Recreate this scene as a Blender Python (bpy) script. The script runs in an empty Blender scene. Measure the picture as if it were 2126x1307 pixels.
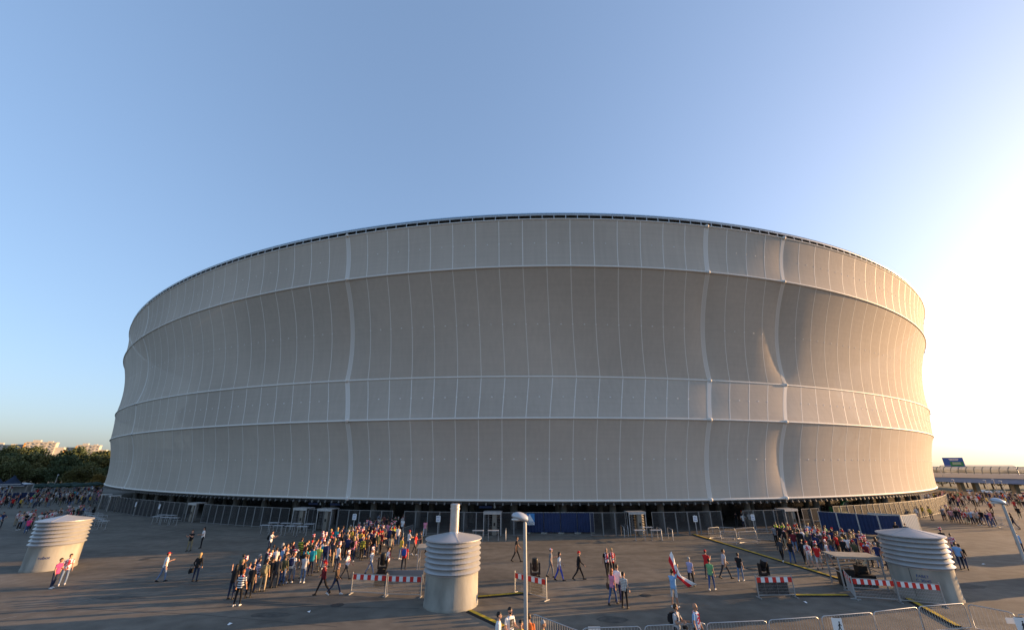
import bpy, bmesh, math, random
import numpy as np
from mathutils import Vector, Matrix
random.seed(7)
SC = bpy.context.scene
COL = SC.collection
R = math.radians

# ------------------------------------------------------------------ camera, sky, sun, exposure
CAM_H, PITCH, FPX = 7.3, R(20.666), 827.0
cam = bpy.data.objects.new('camera', bpy.data.cameras.new('camera'))
COL.objects.link(cam)
cam.location = (0, 0, CAM_H)
cam.rotation_euler = (R(90) + PITCH, 0, 0)
cam.data.sensor_width = 36
cam.data.lens = FPX / 2126 * 36
cam.data.clip_start = 0.1
cam.data.clip_end = 6000
SC.camera = cam

SUN_AZ, SUN_EL = 77.0, 8.5          # azimuth from +Y towards +X
world = bpy.data.worlds.new('World')
SC.world = world
world.use_nodes = True
wn = world.node_tree
sky = wn.nodes.new('ShaderNodeTexSky')
sky.sky_type = 'NISHITA'
sky.sun_disc = False
sky.sun_elevation = R(SUN_EL)
sky.sun_rotation = R(SUN_AZ)
sky.altitude = 120
sky.air_density = 1.0
sky.dust_density = 2.2
sky.ozone_density = 3.9
soft = wn.nodes.new('ShaderNodeGamma'); soft.inputs['Gamma'].default_value = 0.6      # hazier, softer sky contrast
tint = wn.nodes.new('ShaderNodeVectorMath'); tint.operation = 'MULTIPLY'; tint.inputs[1].default_value = (1.22, 1.16, 1.22)
wn.links.new(sky.outputs[0], soft.inputs[0]); wn.links.new(soft.outputs[0], tint.inputs[0]); wn.links.new(tint.outputs[0], wn.nodes['Background'].inputs[0])
wn.nodes['Background'].inputs[1].default_value = 0.15
sd = bpy.data.lights.new('sun', 'SUN')
sd.energy = 3.9
sd.angle = R(0.5)
sd.color = (1.0, 0.60, 0.28)
sun = bpy.data.objects.new('sun', sd)
COL.objects.link(sun)
sdir = Vector((math.sin(R(SUN_AZ)) * math.cos(R(SUN_EL)), math.cos(R(SUN_AZ)) * math.cos(R(SUN_EL)), math.sin(R(SUN_EL))))
sun.rotation_euler = sdir.to_track_quat('Z', 'Y').to_euler()
SC.view_settings.view_transform = 'Standard'
SC.view_settings.look = 'None'
SC.view_settings.exposure = 1.55
SC.view_settings.gamma = 1.0

# ------------------------------------------------------------------ materials
MATS = {}
def mat(name, col, rough=0.8, metal=0.0, vary=0.0, scale=2.0, bump=0.0, bscale=None, spec=0.3, stretch=None, trans=0.0, emit=None):
    if name in MATS: return MATS[name]
    m = bpy.data.materials.new(name); m.use_nodes = True
    n, l = m.node_tree.nodes, m.node_tree.links
    b = n['Principled BSDF']
    b.inputs['Base Color'].default_value = (*col, 1)
    b.inputs['Roughness'].default_value = rough
    b.inputs['Metallic'].default_value = metal
    b.inputs['Specular IOR Level'].default_value = spec
    if vary or bump:
        tc = n.new('ShaderNodeTexCoord'); mp = n.new('ShaderNodeMapping')
        l.new(tc.outputs['Object'], mp.inputs[0])
        if stretch: mp.inputs['Scale'].default_value = stretch
        nz = n.new('ShaderNodeTexNoise'); nz.inputs['Scale'].default_value = scale; nz.inputs['Detail'].default_value = 6
        l.new(mp.outputs[0], nz.inputs['Vector'])
        if vary:
            cr = n.new('ShaderNodeMapRange'); cr.inputs[1].default_value = 0.3; cr.inputs[2].default_value = 0.7
            cr.inputs[3].default_value = 1 - vary; cr.inputs[4].default_value = 1 + vary
            l.new(nz.outputs[0], cr.inputs[0])
            mx = n.new('ShaderNodeVectorMath'); mx.operation = 'SCALE'
            mx.inputs[0].default_value = col
            l.new(cr.outputs[0], mx.inputs['Scale']); l.new(mx.outputs[0], b.inputs['Base Color'])
        if bump:
            bp = n.new('ShaderNodeBump'); bp.inputs['Strength'].default_value = bump; bp.inputs['Distance'].default_value = 0.02
            nz2 = n.new('ShaderNodeTexNoise'); nz2.inputs['Scale'].default_value = bscale or scale * 6
            l.new(mp.outputs[0], nz2.inputs['Vector'])
            l.new(nz2.outputs[0], bp.inputs['Height']); l.new(bp.outputs[0], b.inputs['Normal'])
    if trans:
        t = n.new('ShaderNodeBsdfTransparent'); ms = n.new('ShaderNodeMixShader'); ms.inputs[0].default_value = trans
        l.new(b.outputs[0], ms.inputs[1]); l.new(t.outputs[0], ms.inputs[2]); l.new(ms.outputs[0], n['Material Output'].inputs[0])
    MATS[name] = m
    return m

def stripes_mat(name, c1, c2, freq, axis='Z', duty=0.5, checker=False, c3=None):
    if name in MATS: return MATS[name]
    m = mat(name, c1, 0.9)
    n, l = m.node_tree.nodes, m.node_tree.links
    tc = n.new('ShaderNodeTexCoord'); sp = n.new('ShaderNodeSeparateXYZ'); l.new(tc.outputs['Object'], sp.inputs[0])
    def band(ax, f, d):
        a = n.new('ShaderNodeMath'); a.operation = 'MULTIPLY'; a.inputs[1].default_value = f; l.new(sp.outputs[ax], a.inputs[0])
        b = n.new('ShaderNodeMath'); b.operation = 'FRACT'; l.new(a.outputs[0], b.inputs[0])
        c = n.new('ShaderNodeMath'); c.operation = 'GREATER_THAN'; c.inputs[1].default_value = d; l.new(b.outputs[0], c.inputs[0])
        return c
    g = band(axis, freq, duty)
    mx = n.new('ShaderNodeMix'); mx.data_type = 'RGBA'
    mx.inputs['A'].default_value = (*c1, 1); mx.inputs['B'].default_value = (*c2, 1)
    if checker:
        h = band('X', freq, duty)
        q = n.new('ShaderNodeMath'); q.operation = 'MAXIMUM'; l.new(g.outputs[0], q.inputs[0]); l.new(h.outputs[0], q.inputs[1])
        l.new(q.outputs[0], mx.inputs[0])
    else:
        l.new(g.outputs[0], mx.inputs[0])
    l.new(mx.outputs['Result'], n['Principled BSDF'].inputs['Base Color'])
    return m

def blotch_mat(name, c1, c2, scale=14, thr=0.5):
    if name in MATS: return MATS[name]
    m = mat(name, c1, 0.9)
    n, l = m.node_tree.nodes, m.node_tree.links
    tc = n.new('ShaderNodeTexCoord'); v = n.new('ShaderNodeTexVoronoi'); v.inputs['Scale'].default_value = scale
    l.new(tc.outputs['Object'], v.inputs['Vector'])
    sp = n.new('ShaderNodeSeparateColor'); l.new(v.outputs['Color'], sp.inputs[0])
    c = n.new('ShaderNodeMath'); c.operation = 'GREATER_THAN'; c.inputs[1].default_value = thr; l.new(sp.outputs[0], c.inputs[0])
    mx = n.new('ShaderNodeMix'); mx.data_type = 'RGBA'
    mx.inputs['A'].default_value = (*c1, 1); mx.inputs['B'].default_value = (*c2, 1)
    l.new(c.outputs[0], mx.inputs[0]); l.new(mx.outputs['Result'], n['Principled BSDF'].inputs['Base Color'])
    return m

STEEL = mat('galvanised_steel', (0.42, 0.43, 0.44), 0.42, 0.6, 0.12, 3)
PIPE = mat('pipe_steel', (0.62, 0.62, 0.62), 0.3, 0.85, 0.08, 4)
DARK = mat('dark_metal', (0.03, 0.032, 0.036), 0.6, 0.2)
BLACK = mat('black_plastic', (0.012, 0.012, 0.013), 0.45)
BLACKG = mat('black_gloss', (0.01, 0.01, 0.012), 0.15, spec=0.6)
WHITE = mat('white_paint', (0.72, 0.72, 0.72), 0.6)
PAPER = mat('paper', (0.78, 0.78, 0.77), 0.7)
INK = mat('ink', (0.02, 0.02, 0.022), 0.7)
RED = mat('red_paint', (0.62, 0.035, 0.025), 0.55)
YELLOW = mat('ramp_yellow', (0.55, 0.36, 0.03), 0.7, vary=0.25, scale=5)
CONC = mat('concrete', (0.27, 0.26, 0.225), 0.9, vary=0.35, scale=1.1, bump=0.25, bscale=14, stretch=(1, 1, 0.35))
DCONC = mat('concourse_concrete', (0.16, 0.155, 0.145), 0.9, vary=0.15, scale=0.4)
BLUE = mat('blue_sheet', (0.011, 0.026, 0.085), 0.55, vary=0.15, scale=1.5)
BLUETXT = mat('blue_stencil', (0.01, 0.06, 0.3), 0.8)
SHEET = mat('pale_sheet', (0.5, 0.51, 0.5), 0.5, 0.3)
LOUV = mat('louvre_coating', (0.4, 0.405, 0.41), 0.35, 0.3, 0.06, 2)
GREYTOP = mat('grey_tabletop', (0.4, 0.42, 0.44), 0.5)
RUBBER = mat('rubber', (0.02, 0.02, 0.02), 0.85)

# ------------------------------------------------------------------ helpers
def ray(u, v):
    dx, dv = u - 1063, v - 653.5
    return dx, dv * math.sin(PITCH) + FPX * math.cos(PITCH), -dv * math.cos(PITCH) + FPX * math.sin(PITCH)
def at(u, v, z=0.0):
    """ground (or height z) point seen in the photograph at pixel u, v"""
    X, Y, Z = ray(u, v); t = (z - CAM_H) / Z
    return X * t, Y * t
def atd(u, D):
    """point at horizontal distance D in the column u near the horizon"""
    X, Y, Z = ray(u, 965); h = math.hypot(X, Y)
    return X / h * D, Y / h * D

class MB:
    """collects shapes, then links them as ONE mesh object"""
    def __init__(s): s.v, s.f, s.m, s.sm = [], [], [], []
    def add(s, vs, fs, mi=0, smooth=False):
        o = len(s.v); s.v += [tuple(p) for p in vs]
        for f in fs: s.f.append([o + i for i in f]); s.m.append(mi); s.sm.append(smooth)
    def box(s, c, d, rz=0, mi=0, M=None):
        x, y, z = d[0] / 2, d[1] / 2, d[2] / 2
        ps = [Vector((sx * x, sy * y, sz * z)) for sx in (-1, 1) for sy in (-1, 1) for sz in (-1, 1)]
        if M is None: M = Matrix.Translation(c) @ Matrix.Rotation(rz, 4, 'Z')
        else: M = Matrix.Translation(c) @ M
        s.add([M @ p for p in ps], [(0, 1, 3, 2), (4, 6, 7, 5), (0, 4, 5, 1), (2, 3, 7, 6), (0, 2, 6, 4), (1, 5, 7, 3)], mi)
    def bar(s, a, b, w, h=None, mi=0):
        a, b = Vector(a), Vector(b); d = b - a; L = d.length
        if L < 1e-6: return
        q = d.to_track_quat('X', 'Z').to_matrix().to_4x4()
        s.box((a + b) / 2, (L, w, h or w), mi=mi, M=q)
    def tube(s, pts, r, n=8, mi=0, caps=True, closed=False):
        pts = [Vector(p) for p in pts]; N = len(pts)
        rr = r if isinstance(r, (list, tuple)) else [r] * N
        o = []; up = None
        for i, p in enumerate(pts):
            if closed: t = pts[(i + 1) % N] - pts[i - 1]
            else: t = (pts[min(i + 1, N - 1)] - pts[max(i - 1, 0)])
            t.normalize()
            if up is None:
                up = Vector((0, 0, 1)) if abs(t.z) < 0.9 else Vector((1, 0, 0))
            e = t.cross(up).normalized(); g = e.cross(t).normalized(); up = g
            o.append([p + (e * math.cos(2 * math.pi * k / n) + g * math.sin(2 * math.pi * k / n)) * rr[i] for k in range(n)])
        vs = [q for ring in o for q in ring]; fs = []
        for i in range(N if closed else N - 1):
            j = (i + 1) % N
            for k in range(n):
                k2 = (k + 1) % n
                fs.append((i * n + k, i * n + k2, j * n + k2, j * n + k))
        s.add(vs, fs, mi, True)
        if caps and not closed:
            s.add(o[0], [tuple(range(n))], mi); s.add(o[-1], [tuple(range(n - 1, -1, -1))], mi)
    def lathe(s, prof, n=48, c=(0, 0, 0), mi=0, smooth=True, a0=0):
        vs = []
        for (r, z) in prof:
            for k in range(n):
                a = a0 + 2 * math.pi * k / n
                vs.append((c[0] + r * math.cos(a), c[1] + r * math.sin(a), c[2] + z))
        fs = [(i * n + k, i * n + (k + 1) % n, (i + 1) * n + (k + 1) % n, (i + 1) * n + k) for i in range(len(prof) - 1) for k in range(n)]
        s.add(vs, fs, mi, smooth)
    def ell(s, c, r, nu=12, nv=8, mi=0):
        prof = []
        vs = []; fs = []
        for i in range(nv + 1):
            th = math.pi * i / nv
            for k in range(nu):
                a = 2 * math.pi * k / nu
                vs.append((c[0] + r[0] * math.sin(th) * math.cos(a), c[1] + r[1] * math.sin(th) * math.sin(a), c[2] - r[2] * math.cos(th)))
        for i in range(nv):
            for k in range(nu):
                fs.append((i * nu + k, i * nu + (k + 1) % nu, (i + 1) * nu + (k + 1) % nu, (i + 1) * nu + k))
        s.add(vs, fs, mi, True)
    def mesh(s, name, mats):
        me = bpy.data.meshes.new(name); me.from_pydata(s.v, [], s.f)
        for m in (mats if isinstance(mats, (list, tuple)) else [mats]): me.materials.append(m)
        me.polygons.foreach_set('material_index', s.m); me.polygons.foreach_set('use_smooth', s.sm)
        me.update(); return me
    def build(s, name, mats, parent=None, loc=(0, 0, 0), rz=0):
        o = bpy.data.objects.new(name, s.mesh(name, mats)); COL.objects.link(o)
        o.location = loc; o.rotation_euler = (0, 0, rz)
        if parent: o.parent = parent
        return o
def tag(o, label, cat, group=None):
    o['label'] = label; o['category'] = cat
    if group: o['group'] = group
    return o
def struct(o): o['kind'] = 'structure'; return o
def empty(name, loc=(0, 0, 0), rz=0):
    o = bpy.data.objects.new(name, None); COL.objects.link(o); o.location = loc; o.rotation_euler = (0, 0, rz); o.empty_display_size = .2
    return o
KIDS = {}
def copy_tree(o, parent=None):
    c = o.copy(); COL.objects.link(c); c.parent = parent
    for ch in list(o.children): copy_tree(ch, c)
    return c
def text_mesh(name, s, size, m, depth=0.004):
    cu = bpy.data.curves.new(name, 'FONT'); cu.body = s; cu.size = size; cu.align_x = 'CENTER'; cu.align_y = 'CENTER'; cu.extrude = depth
    t = bpy.data.objects.new(name, cu); COL.objects.link(t)
    bpy.context.view_layer.update()
    me = bpy.data.meshes.new_from_object(t.evaluated_get(bpy.context.evaluated_depsgraph_get()))
    bpy.data.objects.remove(t); me.materials.clear(); me.materials.append(m); me.name = name
    return me

# ------------------------------------------------------------------ setting: terrain, plaza
def asphalt():
    m = bpy.data.materials.new('plaza_asphalt'); m.use_nodes = True
    n, l = m.node_tree.nodes, m.node_tree.links; b = n['Principled BSDF']
    tc = n.new('ShaderNodeTexCoord')
    def noise(s, d=6, st=None):
        z = n.new('ShaderNodeTexNoise'); z.inputs['Scale'].default_value = s; z.inputs['Detail'].default_value = d
        if st:
            mp = n.new('ShaderNodeMapping'); mp.inputs['Scale'].default_value = st; l.new(tc.outputs['Object'], mp.inputs[0]); l.new(mp.outputs[0], z.inputs['Vector'])
        else: l.new(tc.outputs['Object'], z.inputs['Vector'])
        return z
    def mr(src, a, b_, c, d):
        r = n.new('ShaderNodeMapRange'); r.inputs[1].default_value = a; r.inputs[2].default_value = b_; r.inputs[3].default_value = c; r.inputs[4].default_value = d
        l.new(src.outputs[0], r.inputs[0]); return r
    def mul(a, c):
        x = n.new('ShaderNodeMath'); x.operation = 'MULTIPLY'; l.new(a.outputs[0], x.inputs[0]); l.new(c.outputs[0], x.inputs[1]); return x
    big = mr(noise(0.12, 5, (1, 2.2, 1)), .35, .65, .8, 1.2)
    mid = mr(noise(1.1, 8), .3, .7, .80, 1.2)
    fine = mr(noise(28, 3), .3, .7, .82, 1.2)
    stain = mr(noise(0.55, 9, (0.5, 2, 1)), .60, .72, 1.0, .68)
    f = mul(mul(mul(big, mid), fine), stain)
    v = n.new('ShaderNodeVectorMath'); v.operation = 'SCALE'; v.inputs[0].default_value = (0.14, 0.126, 0.104); l.new(f.outputs[0], v.inputs['Scale'])
    l.new(v.outputs[0], b.inputs['Base Color'])
    b.inputs['Roughness'].default_value = 0.82; b.inputs['Specular IOR Level'].default_value = 0.25
    bp = n.new('ShaderNodeBump'); bp.inputs['Strength'].default_value = 0.35; bp.inputs['Distance'].default_value = 0.02
    l.new(noise(18, 5).outputs[0], bp.inputs['Height']); l.new(bp.outputs[0], b.inputs['Normal'])
    return m
ASPH = asphalt()
GRASS = mat('rough_ground', (0.06, 0.065, 0.04), 0.95, vary=0.4, scale=0.05)
mb = MB(); mb.add([(-4000, -800, -2), (4000, -800, -2), (4000, 5000, -2), (-4000, 5000, -2)], [(0, 1, 2, 3)])
struct(mb.build('ground', GRASS))
# plaza slab: polygon top z=0
PL = [(-260, -40), (122, -40), (126, 75), (113, 150), (40, 330), (-120, 360), (-200, 210)]
mb = MB(); n = len(PL)
mb.add([(x, y, 0) for x, y in PL] + [(x, y, -2.2) for x, y in PL], [tuple(range(n))] + [(i, i + n, (i + 1) % n + n, (i + 1) % n) for i in range(n)])
struct(mb.build('plaza', ASPH))
# faint painted lines and expansion joints
def ground_line(name, pts, w, m, z):
    mb = MB()
    for a, b in zip(pts[:-1], pts[1:]):
        a, b = Vector((*a, 0)), Vector((*b, 0)); d = (b - a).normalized(); nn = Vector((-d.y, d.x, 0)) * w / 2
        mb.add([(a - nn) + Vector((0, 0, z)), (b - nn) + Vector((0, 0, z)), (b + nn) + Vector((0, 0, z)), (a + nn) + Vector((0, 0, z))], [(0, 1, 2, 3)])
    return struct(mb.build(name, m))
LINE = mat('worn_line', (0.2, 0.2, 0.195), 0.9, vary=0.3, scale=6)
SEAMD = mat('tar_joint', (0.05, 0.05, 0.05), 0.8)
ground_line('road_marking', [at(-30, 1292), at(150, 1252), at(330, 1211), at(470, 1180)], 0.07, LINE, 0.004)
ground_line('road_marking', [at(1950, 1155), at(2040, 1162), at(2180, 1172)], 0.08, LINE, 0.004)
ground_line('ground_joint', [at(250, 1087), at(420, 1108), at(640, 1122), at(900, 1129), at(1200, 1131), at(1440, 1128)], 0.09, SEAMD, 0.004)
ground_line('ground_joint', [at(400, 1240), at(640, 1258), at(870, 1262)], 0.05, SEAMD, 0.004)

ground_line('ground_joint', [at(1100, 1178), at(1500, 1150), at(1800, 1128)], 0.04, SEAMD, 0.004)
ground_line('ground_joint', [at(120, 1260), at(420, 1275), at(700, 1300)], 0.04, SEAMD, 0.004)
PATCH = mat('asphalt_patch', (0.085, 0.08, 0.07), .85, vary=.3, scale=3)
for u, v, w, d, a_ in ((560, 1275, 2.4, .9, .2), (1270, 1285, 1.6, 1.1, -.1), (250, 1240, 3.2, .7, .4), (1120, 1150, 2.2, 1.2, 0), (2000, 1215, 2.6, 1.4, .3)):
    x, y = at(u, v); p = []
    for k in range(10): p.append((x + w / 2 * math.cos(k * .628 + a_) * random.uniform(.8, 1.1), y + d / 2 * math.sin(k * .628 + a_) * random.uniform(.8, 1.1), .003))
    mb = MB(); mb.add(p, [tuple(range(10))]); struct(mb.build('asphalt_patch', PATCH))
for u, v in ((700, 1255), (1340, 1235), (300, 1160), (1560, 1180), (960, 1145)):
    x, y = at(u, v); mb = MB(); mb.lathe([(.32, .006), (.30, .014), (0, .014)], 20, (x, y, 0)); mb.lathe([(.36, .004), (.33, .016), (.325, .004)], 20, (x, y, 0), smooth=False)
    tag(mb.build('drain_cover', mat('cast_iron', (.07, .068, .065), .6, .5, .2, 8)), 'round iron drain cover set in the plaza asphalt', 'drain cover', 'drain covers in the plaza')

# ------------------------------------------------------------------ stadium
BASE = [111.614, -7.88, -0.393, 2.708, -3.785, -3.12, -2.181, 2.322, -2.459, 0.588, 0.22]
RINGS = [(3.37, [-1.278, -1.042, 0.139, -0.079, -0.065, -0.459, 0.088]),
         (12.7, [0.437, -0.488, -0.2, -0.01, 0.03, -0.084, 0.178]),
         (18.19, [1.171, 1.098, 0.95, 0.55, 0.512, 1.033, -0.702]),
         (31.38, [3.664, -0.128, -0.479, -0.172, -0.215, -0.32, 0.493]),
         (38.28, [4.492, 0.522, -0.434, -0.292, -0.28, -0.173, -0.059])]
CX, CY = 3.5, 160.0
def rr(k, t):
    o = RINGS[k][1]; r = BASE[0] + o[0]
    for m in range(5): r += BASE[1 + 2 * m] * math.cos((m + 1) * t) + BASE[2 + 2 * m] * math.sin((m + 1) * t)
    for m in range(3): r += o[1 + 2 * m] * math.cos((m + 1) * t) + o[2 + 2 * m] * math.sin((m + 1) * t)
    return r
NODE_AZ = [-132.98, -103.9, -78.22, -71.77]
DAZ = [[-.22, .83, -.72, -1.25], [1.32, .76, -.53, -.9], [1.14, -.07, .84, 1.29], [.13, .4, -.38, -.67], [0, 0, 0, 0]]
def waz(k, t):
    d = math.degrees((t + math.pi) % (2 * math.pi) - math.pi); w = DAZ[k]
    if d > 0: f = max(0, 1 - d / 120) * w[3] if d < 120 else 0; return t + R(f)
    if d <= NODE_AZ[0]: return t + R(w[0]) * max(0, (d + 180) / (NODE_AZ[0] + 180))
    for i in range(3):
        if d <= NODE_AZ[i + 1]:
            q = (d - NODE_AZ[i]) / (NODE_AZ[i + 1] - NODE_AZ[i]); return t + R(w[i] + (w[i + 1] - w[i]) * q)
    return t + R(w[3])
def pt(r, t, z): return (CX + r * math.cos(t), CY + r * math.sin(t), z)
# seams: node ribs at these angles; even panels between them
NODES = [-132.98, -103.9, -78.22, -71.77, -38.0, -10, 30, 75, 105, 140, 180]
CNT = [18, 16, 4, 21, 17, 25, 28, 18, 22, 25, 29]
SEAMS = []   # (angle, is_node)
for i, a in enumerate(NODES):
    b = NODES[(i + 1) % len(NODES)]
    if i == len(NODES) - 1: b += 0
    b = b if b > a else b + 360
    for j in range(CNT[i]): SEAMS.append((R(a + (b - a) * j / CNT[i]), j == 0))
PB = [0.45, 0.10, 0.8, 0.25]; PN = [0.3, 0.08, 0.6, 0.12]
NR = [R(a) for a in NODES]
def spt(k, t, v, h=0.0):
    r, z = skin(k, t, v); return pt(r + h, waz(k, t) * (1 - v) + waz(k + 1, t) * v, z)
def skin(k, t, v):
    """point on membrane band k (between ring k and k+1) at angle t, height share v"""
    s = min(abs((t - a + math.pi) % (2 * math.pi) - math.pi) for a in NR) * 112
    pinch = (PB[k] * (1 - 0.75 * math.exp(-s / 3.0) * 0) + PN[k] * math.exp(-(s / 1.8) ** 1.2)) * 4 * v * (1 - v)
    t0, t1 = waz(k, t), waz(k + 1, t)
    r = rr(k, t0) * (1 - v) + rr(k + 1, t1) * v - pinch
    return r, RINGS[k][0] * (1 - v) + RINGS[k + 1][0] * v

def membrane(tr):
    m = bpy.data.materials.new('mesh_membrane'); m.use_nodes = True
    n, l = m.node_tree.nodes, m.node_tree.links; b = n['Principled BSDF']
    tc = n.new('ShaderNodeTexCoord')
    def nz(scale, st, det=4):
        mp = n.new('ShaderNodeMapping'); mp.inputs['Scale'].default_value = st; l.new(tc.outputs['Object'], mp.inputs[0])
        z = n.new('ShaderNodeTexNoise'); z.inputs['Scale'].default_value = scale; z.inputs['Detail'].default_value = det; l.new(mp.outputs[0], z.inputs['Vector']); return z
    def mr(src, c, d):
        r = n.new('ShaderNodeMapRange'); r.inputs[1].default_value = .3; r.inputs[2].default_value = .7; r.inputs[3].default_value = c; r.inputs[4].default_value = d
        l.new(src.outputs[0], r.inputs[0]); return r
    a = mr(nz(1.0, (2.2, 2.2, 0.10)), .965, 1.035); c = mr(nz(1.0, (0.12, 0.12, 3.5)), .975, 1.025); e = mr(nz(0.06, (1, 1, 1)), .90, 1.08)
    x = n.new('ShaderNodeMath'); x.operation = 'MULTIPLY'; l.new(a.outputs[0], x.inputs[0]); l.new(c.outputs[0], x.inputs[1])
    y = n.new('ShaderNodeMath'); y.operation = 'MULTIPLY'; l.new(x.outputs[0], y.inputs[0]); l.new(e.outputs[0], y.inputs[1])
    v = n.new('ShaderNodeVectorMath'); v.operation = 'SCALE'; v.inputs[0].default_value = (0.58, 0.51, 0.435); l.new(y.outputs[0], v.inputs['Scale'])
    l.new(v.outputs[0], b.inputs['Base Color']); b.inputs['Roughness'].default_value = 0.85; b.inputs['Specular IOR Level'].default_value = 0.12
    t = n.new('ShaderNodeBsdfTransparent'); ms = n.new('ShaderNodeMixShader'); ms.inputs[0].default_value = tr
    l.new(b.outputs[0], ms.inputs[1]); l.new(t.outputs[0], ms.inputs[2]); l.new(ms.outputs[0], n['Material Output'].inputs[0])
    return m
SKIN = membrane(0.12); SKIN2 = membrane(0.2)
RIB = mat('white_rib', (0.7, 0.67, 0.62), 0.6)
stadium = tag(empty('stadium', (CX, CY, 0)), 'huge oval stadium wrapped in grey mesh membrane with four horizontal bands', 'stadium')
def sp(mb, name, m, parent=None):
    if parent is None: parent = stadium
    o = mb.build(name, m, parent)
    if parent is stadium: o.location = (-CX, -CY, 0)
    return o
# angles with fine subdivision near nodes
ANG = []
for i in range(len(SEAMS)):
    a = SEAMS[i][0]; b = SEAMS[(i + 1) % len(SEAMS)][0]
    if b < a: b += 2 * math.pi
    for j in range(6): ANG.append(a + (b - a) * j / 6)
NV = 14
for k in range(4):
    mb = MB(); vs = []; fs = []; N = len(ANG)
    for t in ANG:
        for j in range(NV + 1):
            vs.append(spt(k, t, j / NV))
    for i in range(N):
        i2 = (i + 1) % N
        for j in range(NV): fs.append((i * (NV + 1) + j, i2 * (NV + 1) + j, i2 * (NV + 1) + j + 1, i * (NV + 1) + j + 1))
    mb.add(vs, fs, 0, True)
    band = sp(mb, 'membrane_band', SKIN2 if k == 1 else SKIN)
    # fixing studs in the middle of the band
    st = MB()
    for i in range(len(SEAMS)):
        a = SEAMS[i][0]; b = SEAMS[(i + 1) % len(SEAMS)][0]
        if b < a: b += 2 * math.pi
        if not (-140 < math.degrees((a + math.pi) % (2 * math.pi) - math.pi) < -20): continue
        for q in (0.0, 0.5):
            t = a + (b - a) * q
            if min(abs((t - w + math.pi) % (2 * math.pi) - math.pi) for w in NR) * 112 < 2.2: continue
            st.ell(spt(k, t, 0.5, -0.07), (0.13, 0.13, 0.09), 8, 5)
    o = st.build('fixing_studs', WHITE, band); o['kind'] = 'stuff'
# seam strips: one mesh per seam, all four bands, in view only
for a, node in SEAMS:
    d = math.degrees((a + math.pi) % (2 * math.pi) - math.pi)
    if not (-140 < d < -22): continue
    mb = MB()
    for k in range(4):
        offs = [(-0.29, 0.05), (0.29, 0.05)] if node else [(0, 0.055)]
        for off, w in offs:
            vs = []; fs = []
            for j in range(NV + 1):
                for e in (-1, 1):
                    for h in (0.003, 0.008):
                        t = a + (off + e * w) / 112; vs.append(spt(k, t, j / NV, h))
            for j in range(NV):
                o = j * 4; fs += [(o + 1, o + 3, o + 7, o + 5), (o, o + 1, o + 5, o + 4), (o + 3, o + 2, o + 6, o + 7)]
            mb.add(vs, fs, 0, False)
        if node:   # laced strip between the two edges
            vs = []; fs = []
            for j in range(NV + 1):
                for off in (-0.25, 0.25):
                    t = a + off / 112; vs.append(spt(k, t, j / NV, 0.015))
            for j in range(NV): o = j * 2; fs.append((o, o + 1, o + 3, o + 2))
            mb.add(vs, fs, 1, True)
    rib = sp(mb, 'corner_rib' if node else 'seam', [RIB, mat('rib_lacing', (0.64, 0.6, 0.55), 0.6)])
    if node:
        for k in range(5):
            jm = MB(); jm.ell(pt(rr(k, waz(k, a)) + 0.05, waz(k, a), RINGS[k][0]), (0.27, 0.27, 0.25), 12, 8); jm.build('ring_joint', RIB, rib)
for k in range(5):
    mb = MB(); mb.tube([pt(rr(k, t), t, RINGS[k][0]) for t in ANG[::2]], 0.135 if k != 4 else 0.10, 8, closed=True)
    sp(mb, 'ring_tube', RIB)
# bracket teeth under the lowest ring, seen as small hangers
mb = MB(); t = -math.pi * 0.80
while t < -math.pi * 0.10:
    r = rr(0, t); mb.box(pt(r - 0.05, t, 3.02), (0.3, 0.10, 0.24), rz=t); mb.box(pt(r + 0.1, t, 2.93), (0.10, 0.16, 0.12), rz=t); t += 1.05 / 112
sp(mb, 'ring_brackets', mat('bracket_grey', (.2, .2, .2), .5, .4))['kind'] = 'stuff'
# soffit, concourse, inner walls
def sweep(prof, k, m, name, smooth=False, a0=None, a1=None):
    """prof: (offset from ring k, z)"""
    mb = MB(); A = ANG[::3]; vs = []; fs = []; P = len(prof)
    for t in A:
        r = rr(k, t)
        for o, z in prof: vs.append(pt(r + o, t, z))
    for i in range(len(A)):
        i2 = (i + 1) % len(A)
        for j in range(P - 1): fs.append((i * P + j, i2 * P + j, i2 * P + j + 1, i * P + j + 1))
    mb.add(vs, fs, 0, smooth); return sp(mb, name, m)
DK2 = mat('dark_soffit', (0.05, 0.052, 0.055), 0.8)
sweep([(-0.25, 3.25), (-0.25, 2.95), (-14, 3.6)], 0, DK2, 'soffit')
GL = mat('concourse_glass', (0.03, 0.035, 0.04), 0.15, spec=0.6)
sweep([(-13.5, 0), (-13.5, 3.6)], 0, GL, 'concourse_wall')
sweep([(-15, 3.8), (-15.2, 9), (-9, 10.0), (-9, 10.8), (-15, 10.9), (-14, 18), (-10, 20), (-10, 21), (-12, 21.2), (-11, 30), (-8, 37.8), (-8, 41.5)], 0, DCONC, 'seating_bowl')  # unseen top wall added up to the roof to block sun leaking through
sweep([(-0.35, 38.3), (-0.35, 38.75)], 4, DARK, 'rim_gap')
sweep([(0.0, 38.86), (0.02, 39.05), (-0.5, 39.08)], 4, STEEL, 'rim_gutter')
mb = MB(); t = -math.pi * 0.82
while t < -math.pi * 0.06:
    mb.box(pt(rr(4, t) - 0.05, t, 38.62), (0.12, 0.10, 0.52), rz=t); t += 1.55 / 112
sp(mb, 'rim_posts', STEEL)['kind'] = 'stuff'
ROOFG = mat('roof_sheet', (0.30, 0.45, 0.58), 0.25, spec=0.6)
sweep([(0.05, 39.1), (-.3, 39.5), (-2, 40.2), (-22, 43.2), (-45, 42.5)], 4, ROOFG, 'roof', True)
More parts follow.
